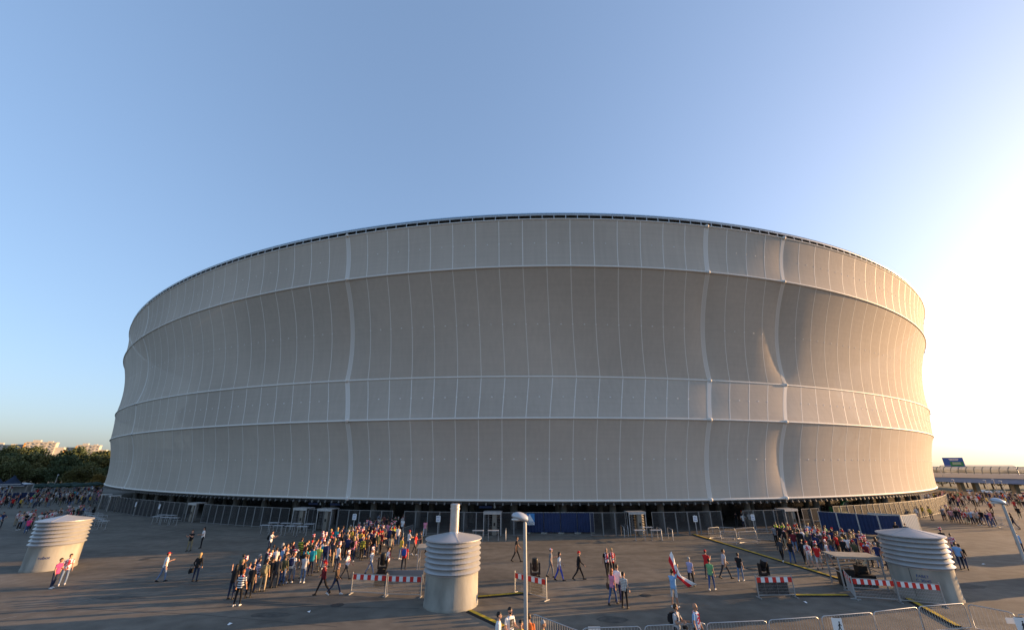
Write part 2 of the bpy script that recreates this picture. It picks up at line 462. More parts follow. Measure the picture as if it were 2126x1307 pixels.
# columns under the membrane and slanted rakers
t = R(-136); ci = 0
while t < R(-30):
    for off, rad in ((-3.2, 0.42), (-8.5, 0.4)):
        mb = MB(); mb.lathe([(rad, -0.0), (rad, 3.5)], 16, pt(rr(0, t) + off, t, 0)); 
        o = sp(mb, 'column', DCONC)
    t += R(3.4)
mb = MB(); t = R(-136); i = 0
while t < R(-25):
    r = rr(1, t)
    mb.bar(pt(r - 14, t, 4), pt(r - 8, t, 12.6), 0.35); mb.bar(pt(r - 13, t, 19), pt(r - 8, t + 0.02, 12.7), 0.3)
    mb.bar(pt(r - 8, t, 12.6), pt(r - 8, t + 0.03, 18.2), 0.25)
    t += R(3.4)
sp(mb, 'raker_truss', DCONC)['kind'] = 'stuff'

# ------------------------------------------------------------------ perimeter fence ring
def fr(t, off=2.2): return rr(0, t) + off
def px_to_t(u, v=1095):
    # angle on the fence curve under image column u
    best, bt = 1e9, 0
    for i in range(0, 1400):
        t = R(-140 + i * 0.075); x, y = CX + fr(t) * math.cos(t), CY + fr(t) * math.sin(t)
        dep = y * math.cos(PITCH) - CAM_H * math.sin(PITCH)
        if dep < 5: continue
        e = abs(1063 + FPX * x / dep - u)
        if e < best: best, bt = e, t
    return bt
def fence_mesh(w, h=2.35):
    fm = MB()
    for x in (-w / 2 + .03, w / 2 - .03): fm.box((x, 0, h / 2), (0.055, 0.055, h))
    for z in (0.1, h - 0.03): fm.box((0, 0, z), (w - 0.115, 0.05, 0.05))
    im = MB(); x = -w / 2 + 0.1
    while x < w / 2 - 0.08:
        im.box((x, 0, h / 2 + 0.03), (0.03, 0.02, h - 0.2)); x += 0.08
    return fm.mesh('frame', mat('fence_steel', (.24, .245, .25), .5, .5)), im.mesh('bars', mat('dark_bars', (0.06, 0.062, 0.066), 0.5, 0.3))
FW = 1.42
fence_me = fence_mesh(FW)
gaps = [(-999, 236), (376, 412), (603, 638), (654, 688), (800, 836), (1001, 1044), (1088, 1240), (1306, 1346), (1512, 1560), (1630, 1668), (1705, 9999)]
t = px_to_t(238); tend = px_to_t(1706); cnt = 0
def uof(x, y, z=0):
    dep = y * math.cos(PITCH) + (z - CAM_H) * math.sin(PITCH); return 1063 + FPX * x / dep
def fence_panel(x, y, rz, label, group):
    root = empty('fence_panel', (x, y, 0), rz); tag(root, label, 'fence panel', group)
    for nm, me in zip(('frame', 'bars'), fence_me):
        o = bpy.data.objects.new(nm, me); COL.objects.link(o); o.parent = root
    return root
while t < tend:
    dt = FW / fr(t); tm = t + dt / 2; x, y = CX + fr(tm) * math.cos(tm), CY + fr(tm) * math.sin(tm)
    u = uof(x, y)
    g = [g for g in gaps if g[0] < u < g[1]]
    if not g:
        side = 'left of the central chimney vent' if u < 900 else ('between the turnstiles in the middle' if u < 1260 else 'right of the blue hoarding')
        fence_panel(x, y, tm + math.pi / 2, 'grey bar panel of the ring fence ' + side, 'bar fence panels ' + side)
    t += dt
# right part of the ring fence, lit by the sun, beyond the blue hoarding
t = px_to_t(1760)
for i in range(34):
    dt = FW / fr(t, 1.0); tm = t + dt / 2; r = fr(tm, 1.0)
    x, y = CX + r * math.cos(tm), CY + r * math.sin(tm)
    fence_panel(x, y, tm + math.pi / 2, 'sunlit bar panel of the ring fence behind the blue and white hoarding', 'sunlit fence panels at the right')
    t += dt
def sunrow_left():
    t = px_to_t(238)
    for i in range(14):
        t -= FW / 112; r = fr(t); x, y = CX + r * math.cos(t), CY + r * math.sin(t)
        fence_panel(x, y, t + math.pi / 2, 'shaded bar panel at the far left end of the ring fence', 'fence panels at the far left end')
sunrow_left()

# turnstiles
def turnstile(u, label):
    t = px_to_t(u); r = fr(t, 2.0)
    root = tag(empty('turnstile', (CX + r * math.cos(t), CY + r * math.sin(t), 0), t + math.pi / 2), label, 'turnstile', 'full height turnstiles in the ring fence')
    f = MB()
    for x in (-0.95, 0.95):
        for y in (-.35, .9): f.box((x, y, 1.15), (0.08, 0.08, 2.3))
    f.box((0, .27, 2.35), (2.05, 1.4, 0.1)); f.box((0, -0.40, 2.22), (2.0, 0.08, 0.16)); f.build('frame', STEEL, root)
    p = MB(); p.box((0.25, -0.1, 1.1), (0.5, 0.5, 2.1)); c = p.build('cabinet', mat('beige_steel', (0.2, 0.18, 0.15), 0.5), root)
    q = MB(); q.box((0.25, -0.38, 1.15), (0.16, 0.05, 0.3)); q.build('reader', BLACK, c)
    b = MB()
    for i in range(12):
        z = 0.25 + i * 0.165
        b.bar((-0.9, -0.1, z), (-0.05, 0.2, z), 0.045); b.bar((-0.45, -0.35, z + .03), (-0.45, 0.5, z + .03), 0.04)
        b.bar((0.55, -0.2, z), (0.9, 0.1, z), 0.04)
    b.bar((-0.45, 0.1, 0.1), (-0.45, 0.1, 2.25), 0.08); b.build('rotor', mat('rotor_steel', (0.25, 0.25, 0.26), 0.4, .5), root)
for u, l in ((393, 'beige turnstile at the left end of the fence, alone between bar panels'), (619, 'turnstile left of the long queue, under the number 8'),
             (671, 'turnstile beside the tail of the queue, under the number 9'), (1022, 'turnstile right of the central chimney vent with two tables before it'),
             (1326, 'turnstile right of the blue builder hoarding'), (1649, 'turnstile behind the right hand queue')):
    turnstile(u, l)
# turnstiles further left, in a row
for u in (205, 222): turnstile(u, 'turnstile in the shaded far left corner of the ring fence')

# gate signs hanging under the soffit
def gate_sign(u, num, label):
    t = px_to_t(u); r = rr(0, t) - 0.8
    root = tag(empty('gate_sign', (CX + r * math.cos(t), CY + r * math.sin(t), 2.62), t + math.pi / 2), label, 'sign')
    a = MB(); a.box((-1.0, 0, 0), (1.5, 0.06, 0.26)); a.build('direction_panel', BLUE, root)
    a = MB(); a.box((0.1, 0, 0), (0.5, 0.06, 0.36)); n_ = a.build('number_panel', BLACK, root)
    me = text_mesh('number', num, 0.4, WHITE); o = bpy.data.objects.new('number', me); COL.objects.link(o); o.parent = n_
    o.location = (0.1, -0.04, 0); o.rotation_euler = (R(90), 0, 0)
    a = MB(); a.box((0.8, 0, 0), (0.4, 0.06, 0.22)); a.build('symbol_panel', DARK, root)
    a = MB(); a.bar((0, 0, .15), (0, 0, .6), .05); a.build('hanger', STEEL, root)
gate_sign(621, '8', 'dark hanging sign with a white 8 above the left turnstile of the pair')
gate_sign(671, '9', 'dark hanging sign with a white 9 above the turnstile')
gate_sign(1019, '8', 'dark hanging sign with a white 8 right of the steel chimney')

# notice boards on the fence
def notice(u, v, label):
    t = px_to_t(u); r = fr(t, 2.35)
    root = tag(empty('notice_board', (CX + r * math.cos(t), CY + r * math.sin(t), 0), t + math.pi / 2), label, 'sign')
    a = MB(); a.box((0, 0, 1.0), (0.08, 0.06, 2.0)); a.build('post', STEEL, root)
    a = MB(); a.box((0, -0.05, 1.62), (0.5, 0.03, 0.62)); b = a.build('board', PAPER, root)
    a = MB()
    for i in range(3): a.box((-.02, -0.069, 1.8 - i * .17), (0.34, 0.006, 0.05))
    a.build('lettering', BLUETXT, b)
for u, l in ((279, 'small white notice on the dark fence near its left end'), (327, 'second small white notice on the left fence'),
             (735, 'white notice board above the long queue'), (909, 'white notice board left of the steel chimney'),
             (1447, 'white notice board on the fence panels right of the middle'), (1566, 'white notice board above the right hand barriers')):
    notice(u, 1075, l)

# ------------------------------------------------------------------ hoardings
def hoarding(p, q, h, m, label, group=None, cat='hoarding', name='hoarding_panel'):
    """corrugated panel from p to q"""
    p, q = Vector((*p, 0)), Vector((*q, 0)); d = q - p; L = d.length
    root = tag(empty(name, (p + q) / 2, math.atan2(d.y, d.x)), label, cat, group)
    a = MB(); n_ = int(L / 0.09); vs = []; fs = []
    for i in range(n_ + 1):
        x = -L / 2 + .04 + (L - .08) * i / n_; y = 0.02 if i % 4 < 2 else -0.02
        vs += [(x, y, 0.12), (x, y, h)]
    for i in range(n_): fs.append((2 * i, 2 * i + 2, 2 * i + 3, 2 * i + 1))
    a.add(vs, fs); sh = a.build('sheet', m, root)
    sm = sh.modifiers.new('thickness', 'SOLIDIFY'); sm.thickness = 0.004
    f = MB()
    for x in (-L / 2 + .03, L / 2 - .03): f.box((x, 0, h / 2 + .05), (0.06, 0.07, h))
    f.box((0, 0, h + .02), (L - .13, 0.05, 0.04)); f.build('frame', STEEL, root)
    f = MB()
    for x in (-L / 2 + .2, L / 2 - .2): f.box((x, 0, 0.055), (0.35, 0.6, 0.11))
    f.build('foot', CONC, root)
    return root
ys = [1095, 1130, 1165, 1200, 1235]
for i in range(4):
    a = at(ys[i] - 1, 1106.5); b = at(ys[i + 1], 1106.5)
    h = hoarding(a, b, 2.15, BLUE, ['blue corrugated hoarding panel carrying the blue and white builder sign', 'blue hoarding panel next right of the builder sign',
        'blue hoarding panel, second from the right in the middle row', 'rightmost blue hoarding panel of the middle row'][i], 'blue hoarding panels in the middle')
# builder sign
a = at(1090, 1107); b = at(1110, 1107)
sx, sy = (a[0] + b[0]) / 2, a[1] - 0.15
root = tag(empty('builder_sign', (sx, sy, 1.05)), 'square blue and white sign with a triangle and the word ERBUD on the blue hoarding', 'sign')
a = MB(); a.box((0, 0, 0.45), (1.12, 0.04, 1.2)); a.build('panel', mat('sign_blue', (0.05, 0.22, 0.5), .5), root)
a = MB(); a.box((0, -0.025, 0.02), (1.06, 0.006, 0.30)); lp = a.build('lettering_band', PAPER, root)
a = MB(); a.add([(-.48, -.026, .22), (.48, -.026, .22), (0, -.026, .98), (-.48, -.02, .22), (.48, -.02, .22), (0, -.02, .98)], [(0, 1, 2), (0, 3, 4, 1), (1, 4, 5, 2), (2, 5, 3, 0)]); a.build('triangle', PAPER, root)
me = text_mesh('lettering', 'ERBUD', 0.30, INK); o = bpy.data.objects.new('lettering', me); COL.objects.link(o); o.parent = lp; o.location = (0, -0.034, 0.02); o.rotation_euler = (R(90), 0, 0)
# right hand blue run
tp = [(1697, 1061), (1735, 1063.5), (1777, 1066), (1820.6, 1069), (1867, 1070)]
for i in range(4):
    hoarding(at(*tp[i], 2.1), at(*tp[i + 1], 2.1), 2.1, BLUE, ['blue hoarding panel next to the right queue, nearest the turnstile', 'second blue hoarding panel behind the right queue',
        'third blue hoarding panel behind the right queue', 'last blue hoarding panel, touching the pale one'][i], 'blue hoarding panels behind the right queue')
hoarding(at(1868, 1070, 2.1), at(1902, 1066.5, 2.1), 2.1, SHEET, 'pale grey corrugated panel closing the blue hoarding at the right', None)
hoarding(at(1800, 1062, 2.0), at(1868, 1066, 2.0), 1.9, SHEET, 'long low grey corrugated panel standing behind the blue ones')

# green machine behind hoarding
x, y = at(1745, 1090); y += 3; x += 2.5
root = tag(empty('green_machine', (x, y, 0), 0.5), 'green construction lift parked behind the blue hoarding under the stadium', 'machine')
GRN = mat('machine_green', (0.04, 0.16, 0.05), .5)
a = MB(); a.box((0, 0, 0.9), (2.6, 1.2, 0.9)); a.box((-.9, 0, 1.6), (.7, 1.1, .7)); a.build('body', GRN, root)
a = MB(); a.bar((0, 0, 1.3), (1.9, 0, 2.6), .25); a.box((1.9, 0, 2.6), (.8, 1, .12)); a.build('boom', GRN, root)
for sx in (-.85, .85):
    for sy in (-.6, .6):
        a = MB(); a.tube([(sx, sy - .12, .42), (sx, sy + .12, .42)], .42, 18); a.build('wheel', RUBBER, root)

# ------------------------------------------------------------------ ventilation shafts
def face_az(x, y, off=0): return math.atan2(-y, -x) + off
def vent(x, y, label, pipe=False, text=None, tz=0.95, taz=None):
    root = tag(empty('ventilation_shaft', (x, y, 0)), label, 'vent', 'round concrete ventilation shafts')
    a = MB(); a.lathe([(1.53, 0), (1.53, 0.16), (1.5, 0.17), (1.49, 1.66)], 56); a.build('concrete_shaft', CONC, root)
    a = MB(); fa = face_az(x, y, -.35) if x > 20 else face_az(x, y, 2.2); a.box((1.497 * math.cos(fa), 1.497 * math.sin(fa), .9), (.012, .02, 1.45), rz=fa); a.build('formwork_joint', SEAMD, root)
    a = MB(); prof = [(1.50, 1.60), (1.52, 1.66)]
    z = 1.68
    for i in range(6):
        prof += [(1.42, z), (1.61, z + 0.02), (1.62, z + .045), (1.43, z + 0.235)]; z += 0.262
    prof += [(1.45, z)]
    a.lathe(prof, 56, smooth=False); lv = a.build('louvres', LOUV, root)
    a = MB(); a.lathe([(1.40, z - .01), (1.65, z), (1.65, z + .05)], 56, smooth=False)
    n_ = 56; vs = [(1.65 * math.cos(0.3 + 2 * math.pi * k / n_), 1.65 * math.sin(0.3 + 2 * math.pi * k / n_), z + .052) for k in range(n_)] + [(0, 0, z + .39)]
    # eight flat facets on the roof
    n8 = 8; ridge = [(1.72 * math.cos(.3 + 2 * math.pi * k / n8), 1.72 * math.sin(.3 + 2 * math.pi * k / n8), z + .052) for k in range(n8)]
    fs = []
    for k in range(n_): fs.append((k, (k + 1) % n_, n_))
    a.add(vs, fs, 0, False); rf = a.build('cap', mat('cap_sheet', (0.46, 0.47, 0.49), .42, .35, .05, 1), root)
    a = MB()
    for k in range(4): 
        an = .3 + math.pi / 2 * k; a.bar((1.63 * math.cos(an), 1.63 * math.sin(an), z + .06), (0, 0, z + .395), .03, .02)
    a.build('roof_seams', LOUV, rf)
    if pipe:
        a = MB(); a.lathe([(.30, z + .2), (.28, z + .34), (.27, z + .36), (.27, z + 1.55), (.30, z + 1.56), (.30, z + 1.64), (.27, z + 1.65), (.27, z + 1.74), (.29, z + 1.75), (.29, z + 1.84), (.24, z + 1.88), (0, z + 1.9)], 28, smooth=False)
        for q in (.62, .9, 1.2): a.lathe([(.27, z + q), (.278, z + q + .01), (.278, z + q + .04), (.27, z + q + .05)], 28, smooth=False)
        a.build('flue_pipe', PIPE, root)
    if text:
        for s_, size, az, zz in text:
            me = text_mesh('stencil', s_, size, BLUETXT)
            rr_ = 1.503
            for v_ in me.vertices:
                an = az + v_.co.x / rr_; zc = zz + v_.co.y
                v_.co = (rr_ * math.cos(an), rr_ * math.sin(an), zc)
            o = bpy.data.objects.new('stencil', me); COL.objects.link(o); o.parent = root
    return root
def face_az(x, y, off=0): return math.atan2(-y, -x) + off
vent(-3.45, 26.75, 'ventilation shaft in the middle with a tall steel flue pipe on its cap', True, [('R', .3, face_az(-3.45, 26.75, -1.25), 1.1)])
vent(-35.3, 35.2, 'ventilation shaft at the left beside the couple, blue lettering low on its side', False, [('robot', .28, face_az(-35.3, 35.2, -.3), .9)])
vent(24.9, 28.2, 'ventilation shaft at the right behind the striped barriers', False, [('FABET', .2, face_az(24.9, 28.2, .0), 1.25), ('C 30/45', .2, face_az(24.9, 28.2, .0), 1.03), ('B', .26, face_az(24.9, 28.2, .03), .74)])
x, y = atd(66, 150); vent(x, y, 'distant ventilation shaft beside the dark tents and blue panels')
vent(38.9, 31.6, 'ventilation shaft just beyond the right picture edge')
vent(58.5, 42.0, 'ventilation shaft standing alone further to the right')

# ------------------------------------------------------------------ lamps
def lamp_proto():
    root = empty('street_lamp')
    a = MB(); a.tube([(0, 0, 0), (0, 0, 5.55)], [.075] + [.055], 16); a.lathe([(.11, 0), (.11, .03), (.08, .05)], 16); a.build('pole', STEEL, root)
    a = MB(); vs = []; fs = []
    # leaf shaped luminaire with a raised front, long axis x
    nu, nv = 20, 10
    for i in range(nv + 1):
        s = i / nv; x = -0.12 + 0.56 * s; w = 0.15 * math.sin(math.pi * min(1, .12 + .85 * s)) ** .6 + .01
        for k in range(nu):
            an = 2 * math.pi * k / nu; hz = .18 if math.sin(an) > 0 else .08
            vs.append((x, w * math.cos(an), 5.62 + .14 * s + hz * (w / .16) * math.sin(an)))
    for i in range(nv):
        for k in range(nu): fs.append((i * nu + k, i * nu + (k + 1) % nu, (i + 1) * nu + (k + 1) % nu, (i + 1) * nu + k))
    fs += [tuple(range(nu)), tuple(range(nv * nu + nu - 1, nv * nu - 1, -1))]
    a.add(vs, fs, 0, True); hd = a.build('lamp_head', mat('lamp_grey', (0.45, 0.48, 0.52), .3, .3), root)
    a = MB(); a.ell((.24, 0, 5.655), (.22, .11, .05), 14, 8); a.build('lamp_glass', mat('lamp_lens', (0.6, 0.6, 0.58), .15, spec=.7), hd)
    a = MB(); a.tube([(0, 0, 5.5), (0, 0, 5.66)], .04, 10); a.build('bracket', STEEL, root)
    return root
LP = lamp_proto(); used = False
def lamp(x, y, rz, label, z=0, s=1):
    global used
    o = LP if not used else copy_tree(LP); used = True
    o.location = (x, y, z); o.rotation_euler = (0, 0, rz); o.scale = (s, s, s); tag(o, label, 'street lamp', 'street lamps on the plaza')
lamp(0.42, 14.6, R(195), 'grey street lamp rising in the foreground beside the bearded man')
lamp(23.0, 20.6, R(172), 'grey street lamp at the right edge with a car park notice on it')
for u, D, l in ((1968, 150, 'slim far lamp nearest the stadium, under the elevated road'), (2033, 150, 'far lamp with a sunlit head before the elevated road'),
                (2050, 158, 'far lamp in the middle of the three together'), (2065, 146, 'rightmost of the far lamps before the elevated road')):
    x, y = atd(u, D); lamp(x, y, R(170), l, -1.7)
x, y = atd(128, 165); lamp(x, y, R(-20), 'far left lamp with a bright head in front of the trees', -0.5, .95)

# notice on right lamp: car park arrow
def pictogram(parent, kind, y=-0.012):
    a = MB()
    def disc(cx, cz, r):
        n_ = 14; a.add([(cx + r * math.cos(2 * math.pi * k / n_), y, cz + r * math.sin(2 * math.pi * k / n_)) for k in range(n_)], [tuple(range(n_))])
    def ln(x0, z0, x1, z1, w): a.bar((x0, y, z0), (x1, y, z1), .004, w)
    if kind == 'walk':
        disc(.08, .2, .03); ln(.08, .16, .06, .02, .05); ln(.06, .03, .11, -.08, .03); ln(.11, -.08, .12, -.18, .025); ln(.06, .03, .0, -.09, .03); ln(0, -.09, -.05, -.17, .025)
        ln(.08, .14, .15, .06, .02); ln(.07, .14, .01, .05, .02)
        ln(-.17, -.18, -.02, -.18, .025) if False else None
        ln(-.2, -.22, -.04, -.22, .03); ln(-.12, -.14, -.04, -.22, .03); ln(-.12, -.30, -.04, -.22, .03)
        ln(-.14, .36, .14, .36, .02)
    else:
        for cx in (-.14, .05):
            ln(cx - .08, 0, cx + .08, 0, .05); ln(cx - .05, .04, cx + .05, .04, .04); disc(cx - .05, -.035, .02); disc(cx + .05, -.035, .02)
        ln(.0, -.16, .18, -.16, .03); ln(.1, -.09, .18, -.16, .03); ln(.1, -.23, .18, -.16, .03); ln(-.2, .12, .15, .12, .015); ln(-.2, .16, .15, .16, .015)
    a.build('pictogram', INK, parent)
o = MB(); o.box((0, 0, 0), (0.62, 0.012, 0.52)); s_ = o.build('car_park_notice', PAPER, None, (22.75, 20.2, 2.25), math.atan2(20.2, 22.75) - math.pi / 2 + .0)
s_.rotation_euler = (0, 0, -math.atan2(22.75, 20.2)); tag(s_, 'white paper notice with two cars and an arrow, tied to the right lamp post', 'sign'); pictogram(s_, 'car')

# ------------------------------------------------------------------ crowd control barriers
def barrier_mesh(L):
    f = MB(); h = 1.08; r = .02
    c = .14
    pts = [(-L / 2, 0, .12), (-L / 2, 0, h - c), (-L / 2 + c * .3, 0, h - c * .3), (-L / 2 + c, 0, h), (L / 2 - c, 0, h), (L / 2 - c * .3, 0, h - c * .3), (L / 2, 0, h - c), (L / 2, 0, .12)]
    f.tube(pts, r, 8, closed=True)
    b = MB(); n_ = max(4, int((L - .2) / .125))
    for i in range(1, n_): b.box((-L / 2 + L * i / n_, 0, (h + .12) / 2), (.011, .011, h - .14))
    ft = MB()
    for x in (-L / 2 + .18, L / 2 - .18): ft.bar((x, -.3, .03), (x, .3, .03), .035); ft.bar((x, 0, .03), (x, 0, .13), .03)
    return f.mesh('rail', STEEL), b.mesh('bars', STEEL), ft.mesh('foot', STEEL)
BM = {}
def barrier(p, q, label, group):
    p, q = Vector((*p, 0)), Vector((*q, 0)); d = q - p; L = round(d.length * 4) / 4 - .04; L = max(L, 1.0)
    if L not in BM: BM[L] = barrier_mesh(L)
    root = tag(empty('crowd_barrier', (p + q) / 2, math.atan2(d.y, d.x)), label, 'barrier', group)
    for nm, me in zip(('rail', 'bars', 'foot'), BM[L]):
        o = bpy.data.objects.new(nm, me); COL.objects.link(o); o.parent = root
    return root
FB = [((1107, 1273), (1203, 1309), 'steel crowd barrier running towards the viewer beside the grey haired man'), ((1206, 1303), (1333, 1299), 'foreground barrier with a paper on its left end'),
      ((1338, 1298), (1465, 1292), 'foreground barrier in front of the photographer and scarf wearer'), ((1468, 1292), (1590, 1287), 'foreground barrier just right of the scarf wearer'),
      ((1593, 1286), (1700, 1279), 'foreground barrier left of the walking figure notice'), ((1705, 1278), (1810, 1270), 'foreground barrier carrying the walking figure notice'),
      ((1813, 1269), (1903, 1259), 'foreground barrier in front of the start of the yellow ramp'), ((1906, 1258), (2000, 1251), 'foreground barrier crossed by the yellow ramp behind'),
      ((2005, 1252), (2108, 1272), 'foreground barrier slanting down at the right corner'), ((2112, 1272), (2200, 1290), 'rightmost foreground barrier with a notice at its start')]
roots = {}
for i, (p, q, l) in enumerate(FB):
    roots[i] = barrier(at(*p, 1.08), at(*q, 1.08), l, 'foreground crowd barriers')
def barrier_sign(u, v, kind, label, w=.42, h=.7, z=.72):
    x, y = at(u, v, 1.0)
    a = MB(); a.box((0, 0, 0), (w, .008, h)); o = a.build('paper_notice', PAPER, None, (x - .03 * math.sin(0), y - .07, z)); o.rotation_euler = (0, 0, R(-8) if u > 1500 else 0)
    tag(o, label, 'sign')
    if kind: pictogram(o, kind)
barrier_sign(1734, 1284, 'walk', 'tall white notice with a walking figure and an arrow on the barrier')
barrier_sign(2112, 1283, 'walk', 'white notice with a big arrow at the right corner barrier')
barrier_sign(2090, 1275, None, 'small blank torn paper on the slanting right barrier', .34, .22, .8)
barrier_sign(1233, 1303, None, 'blank white paper on the foreground barrier near the yellow shirt', .5, .3, .93)
# back barriers by the gate at right
bk = [((1470, 1095), (1492, 1093)), ((1494, 1093), (1524, 1095)), ((1526, 1096), (1566, 1094)), ((1568, 1097), (1603, 1097)), ((1494, 1101), (1530, 1103)), ((1533, 1103), (1568, 1101))]
for p, q in bk: barrier(at(*p, 1.08), at(*q, 1.08), 'steel crowd barrier leading into the right hand gate', 'barriers at the right hand gate')
# funnel rails at the left gate
for p, q in (((720, 1108), (752, 1094)), ((835, 1096), (858, 1088)), ((838, 1104), (838, 1086))): barrier(at(*p, 1.08), at(*q, 1.08), 'steel barrier funnelling the long queue into the gate', 'barriers at the queue gate')
for i in range(6):
    x, y = atd(1955 + i * 14, 92 - i * 2); barrier((x, y), (x + 2.2, y - .3), 'sunlit barrier in the distant right hand pen', 'barriers in the distant right pen')
for i in range(7):
    x, y = atd(175 + i * 9, 100 - i * 3); barrier((x, y), (x + 2.2, y - .3), 'barrier in the shaded pen at the far left of the fence', 'barriers in the far left pen')

# ------------------------------------------------------------------ striped mesh barriers
STR = [RED, mat('reflective_white', (0.78, 0.78, 0.76), .4)]
def striped(p, q, label, n_=9, grp='red and white striped barriers'):
    p, q = Vector((*p, 0)), Vector((*q, 0)); d = q - p; L = d.length
    root = tag(empty('striped_barrier', (p + q) / 2, math.atan2(d.y, d.x)), label, 'barrier', grp)
    f = MB(); h = 1.08
    for x in (-L / 2, L / 2): f.box((x, 0, h / 2 + .03), (.045, .045, h + .1)); f.box((x, 0, .02), (.06, .5, .04))
    for z in (.14, h - .02): f.box((0, 0, z), (L - .05, .035, .035))
    f.build('frame', STEEL, root)
    m_ = MB(); k = int(L / .07)
    for i in range(1, k): m_.box((-L / 2 + L * i / k, 0, .45), (.008, .008, .6))
    for z in (.3, .45, .6): m_.box((0, 0, z), (L - .05, .007, .007))
    m_.build('wire_mesh', STEEL, root)
    b = MB(); w = (L - .1) / (2 * n_ + 1)
    for i in range(2 * n_ + 1): b.box((-L / 2 + .05 + w * (i + .5), -.035, h - .17), (w - .0, .02, .26), mi=i % 2)
    b.build('striped_board', STR, root)
for (u0, v0, u1, v1, l, k) in ((728, 1232, 799, 1236, 'striped barrier standing in front of the left black spotlight', 4), (802, 1237, 873, 1239, 'striped barrier between the left spotlight and the central shaft', 4),
        (1069, 1229, 1135, 1246, 'striped barrier before the black spotlight right of the lamp', 4), (1576, 1240, 1652, 1239, 'striped barrier before the black spotlight right of the flag bearer', 4),
        (1778, 1243, 1868, 1249, 'worn striped barrier before the equipment stand', 5), (1871, 1250, 1965, 1259, 'striped barrier leaning near the right ventilation shaft', 5),
        (1762, 1225, 1777, 1243, 'short end-on striped barrier left of the equipment stand', 3)):
    striped(at(u0, v0), at(u1, v1), l, k)

# ------------------------------------------------------------------ spotlights on flight cases
def spotlight(x, y, rz, label, clabel, tilt=0.0):
    c = tag(empty('flight_case', (x, y, 0), rz), clabel, 'case', 'black cases under the spotlights')
    a = MB(); a.box((0, 0, .38), (.72, .6, .66)); bd = a.build('case_body', BLACK, c)
    a = MB()
    for sx in (-.36, .36):
        for sy in (-.3, .3): a.box((sx, sy, .38), (.03, .03, .68))
    for z in (.05, .71):
        for sy in (-.3, .3): a.box((0, sy, z), (.72, .028, .03))
        for sx in (-.36, .36): a.box((sx, 0, z), (.028, .6, .03))
    a.build('edge_trim', mat('case_trim', (0.12, .12, .12), .4, .6), c)
    r = tag(empty('spotlight', (x, y, .74), rz), label, 'spotlight', 'black moving spotlights')
    a = MB(); a.box((0, 0, .10), (.52, .46, .2)); a.lathe([(.18, .2), (.18, .26)], 20); a.build('base', BLACK, r)
    a = MB(); a.box((-.27, 0, .55), (.07, .22, .62)); a.box((.27, 0, .55), (.07, .22, .62)); a.box((0, 0, .29), (.5, .24, .08)); a.build('yoke', BLACK, r)
    M = Matrix.Translation((0, 0, .72)) @ Matrix.Rotation(tilt, 4, 'X')
    a = MB(); a.lathe([(0, -.3), (.13, -.3), (.16, -.24), (.16, -.02), (.19, .04), (.19, .32), (.17, .4)], 24)
    for z in (-.25, -.18, -.11): a.lathe([(.16, z), (.195, z + .01), (.195, z + .03), (.16, z + .04)], 24, smooth=False)
    a.v = [tuple(M @ Vector(p)) for p in a.v]; hd = a.build('lamp_barrel', BLACK, r)
    a = MB(); a.lathe([(0, .40), (.17, .40)], 24); a.v = [tuple(M @ Vector(p)) for p in a.v]; a.build('lens', BLACKG, hd)
for u, v, l, c, tl in ((790, 1215, 'black spotlight at the head of the striped barriers, left of the central shaft', 'black flight case under the left spotlight', .1),
                    (1112, 1230, 'black upright spotlight right of the foreground lamp post', 'black flight case under the spotlight by the lamp post', .05),
                    (1595, 1231, 'black spotlight leaning left, right of the flag bearer', 'black flight case under the right spotlight, beside a second one', .5)):
    x, y = at(u, v); spotlight(x, y, .15, l, c, tl)
x, y = at(1612, 1231); c = tag(empty('flight_case', (x + .25, y, 0), .1), 'second black flight case right of the one with the spotlight', 'case', 'black cases under the spotlights')
a = MB(); a.box((0, 0, .36), (.7, .6, .66)); a.build('case_body', BLACK, c)
a = MB(); [a.box((sx, -.31, .36), (.03, .02, .68)) for sx in (-.34, .34)]; a.build('edge_trim', MATS['case_trim'], c)

# equipment stands (frame shelters with black gear)
def stand(x, y, rz, label, w=2.4, d=1.5, h=1.75, gear=True):
    r = tag(empty('equipment_stand', (x, y, 0), rz), label, 'shelter')
    a = MB()
    for sx in (-w / 2, w / 2):
        for sy in (-d / 2, d / 2): a.box((sx, sy, h / 2), (.07, .07, h))
        a.box((sx, 0, .9), (.05, d - .08, .05))
    for sy in (-d / 2, d / 2): a.box((0, sy, h - .04), (w - .08, .05, .07)); a.box((0, sy, .1), (w - .08, .05, .05))
    a.build('frame', STEEL, r)
    a = MB(); a.box((0, 0, h + .03), (w + .25, d + .2, .05)); a.build('roof_board', mat('weathered_board', (.3, .28, .24), .85, vary=.2, scale=2), r)
    if gear:
        for i, (gx, gy, gh, gw) in enumerate(((-.55, .1, .95, .8), (.45, -.05, .7, .95), (.5, .35, 1.15, .5))):
            g = MB(); g.box((gx, gy, gh / 2), (gw, .6, gh)); g.box((gx, gy - .31, gh * .7), (gw * .7, .03, .14)); g.tube([(gx - gw / 3, gy, gh), (gx - gw / 3, gy, gh + .15), (gx + gw / 3, gy, gh + .15), (gx + gw / 3, gy, gh)], .02, 6)
            o = g.build('generator', BLACK, None, (x, y, 0), rz); tag(o, ['black generator on the left inside the right hand equipment stand', 'low wide black generator inside the equipment stand', 'tall narrow black cabinet at the back of the equipment stand'][i], 'generator')
x, y = at(1800, 1226); stand(x + .35, y + 1.0, -.2, 'steel framed equipment stand with a grey board roof beside the right ventilation shaft')
x, y = at(878, 1200); stand(x + .6, y + 1.2, .1, 'steel framed equipment stand half hidden behind the central ventilation shaft', gear=False)
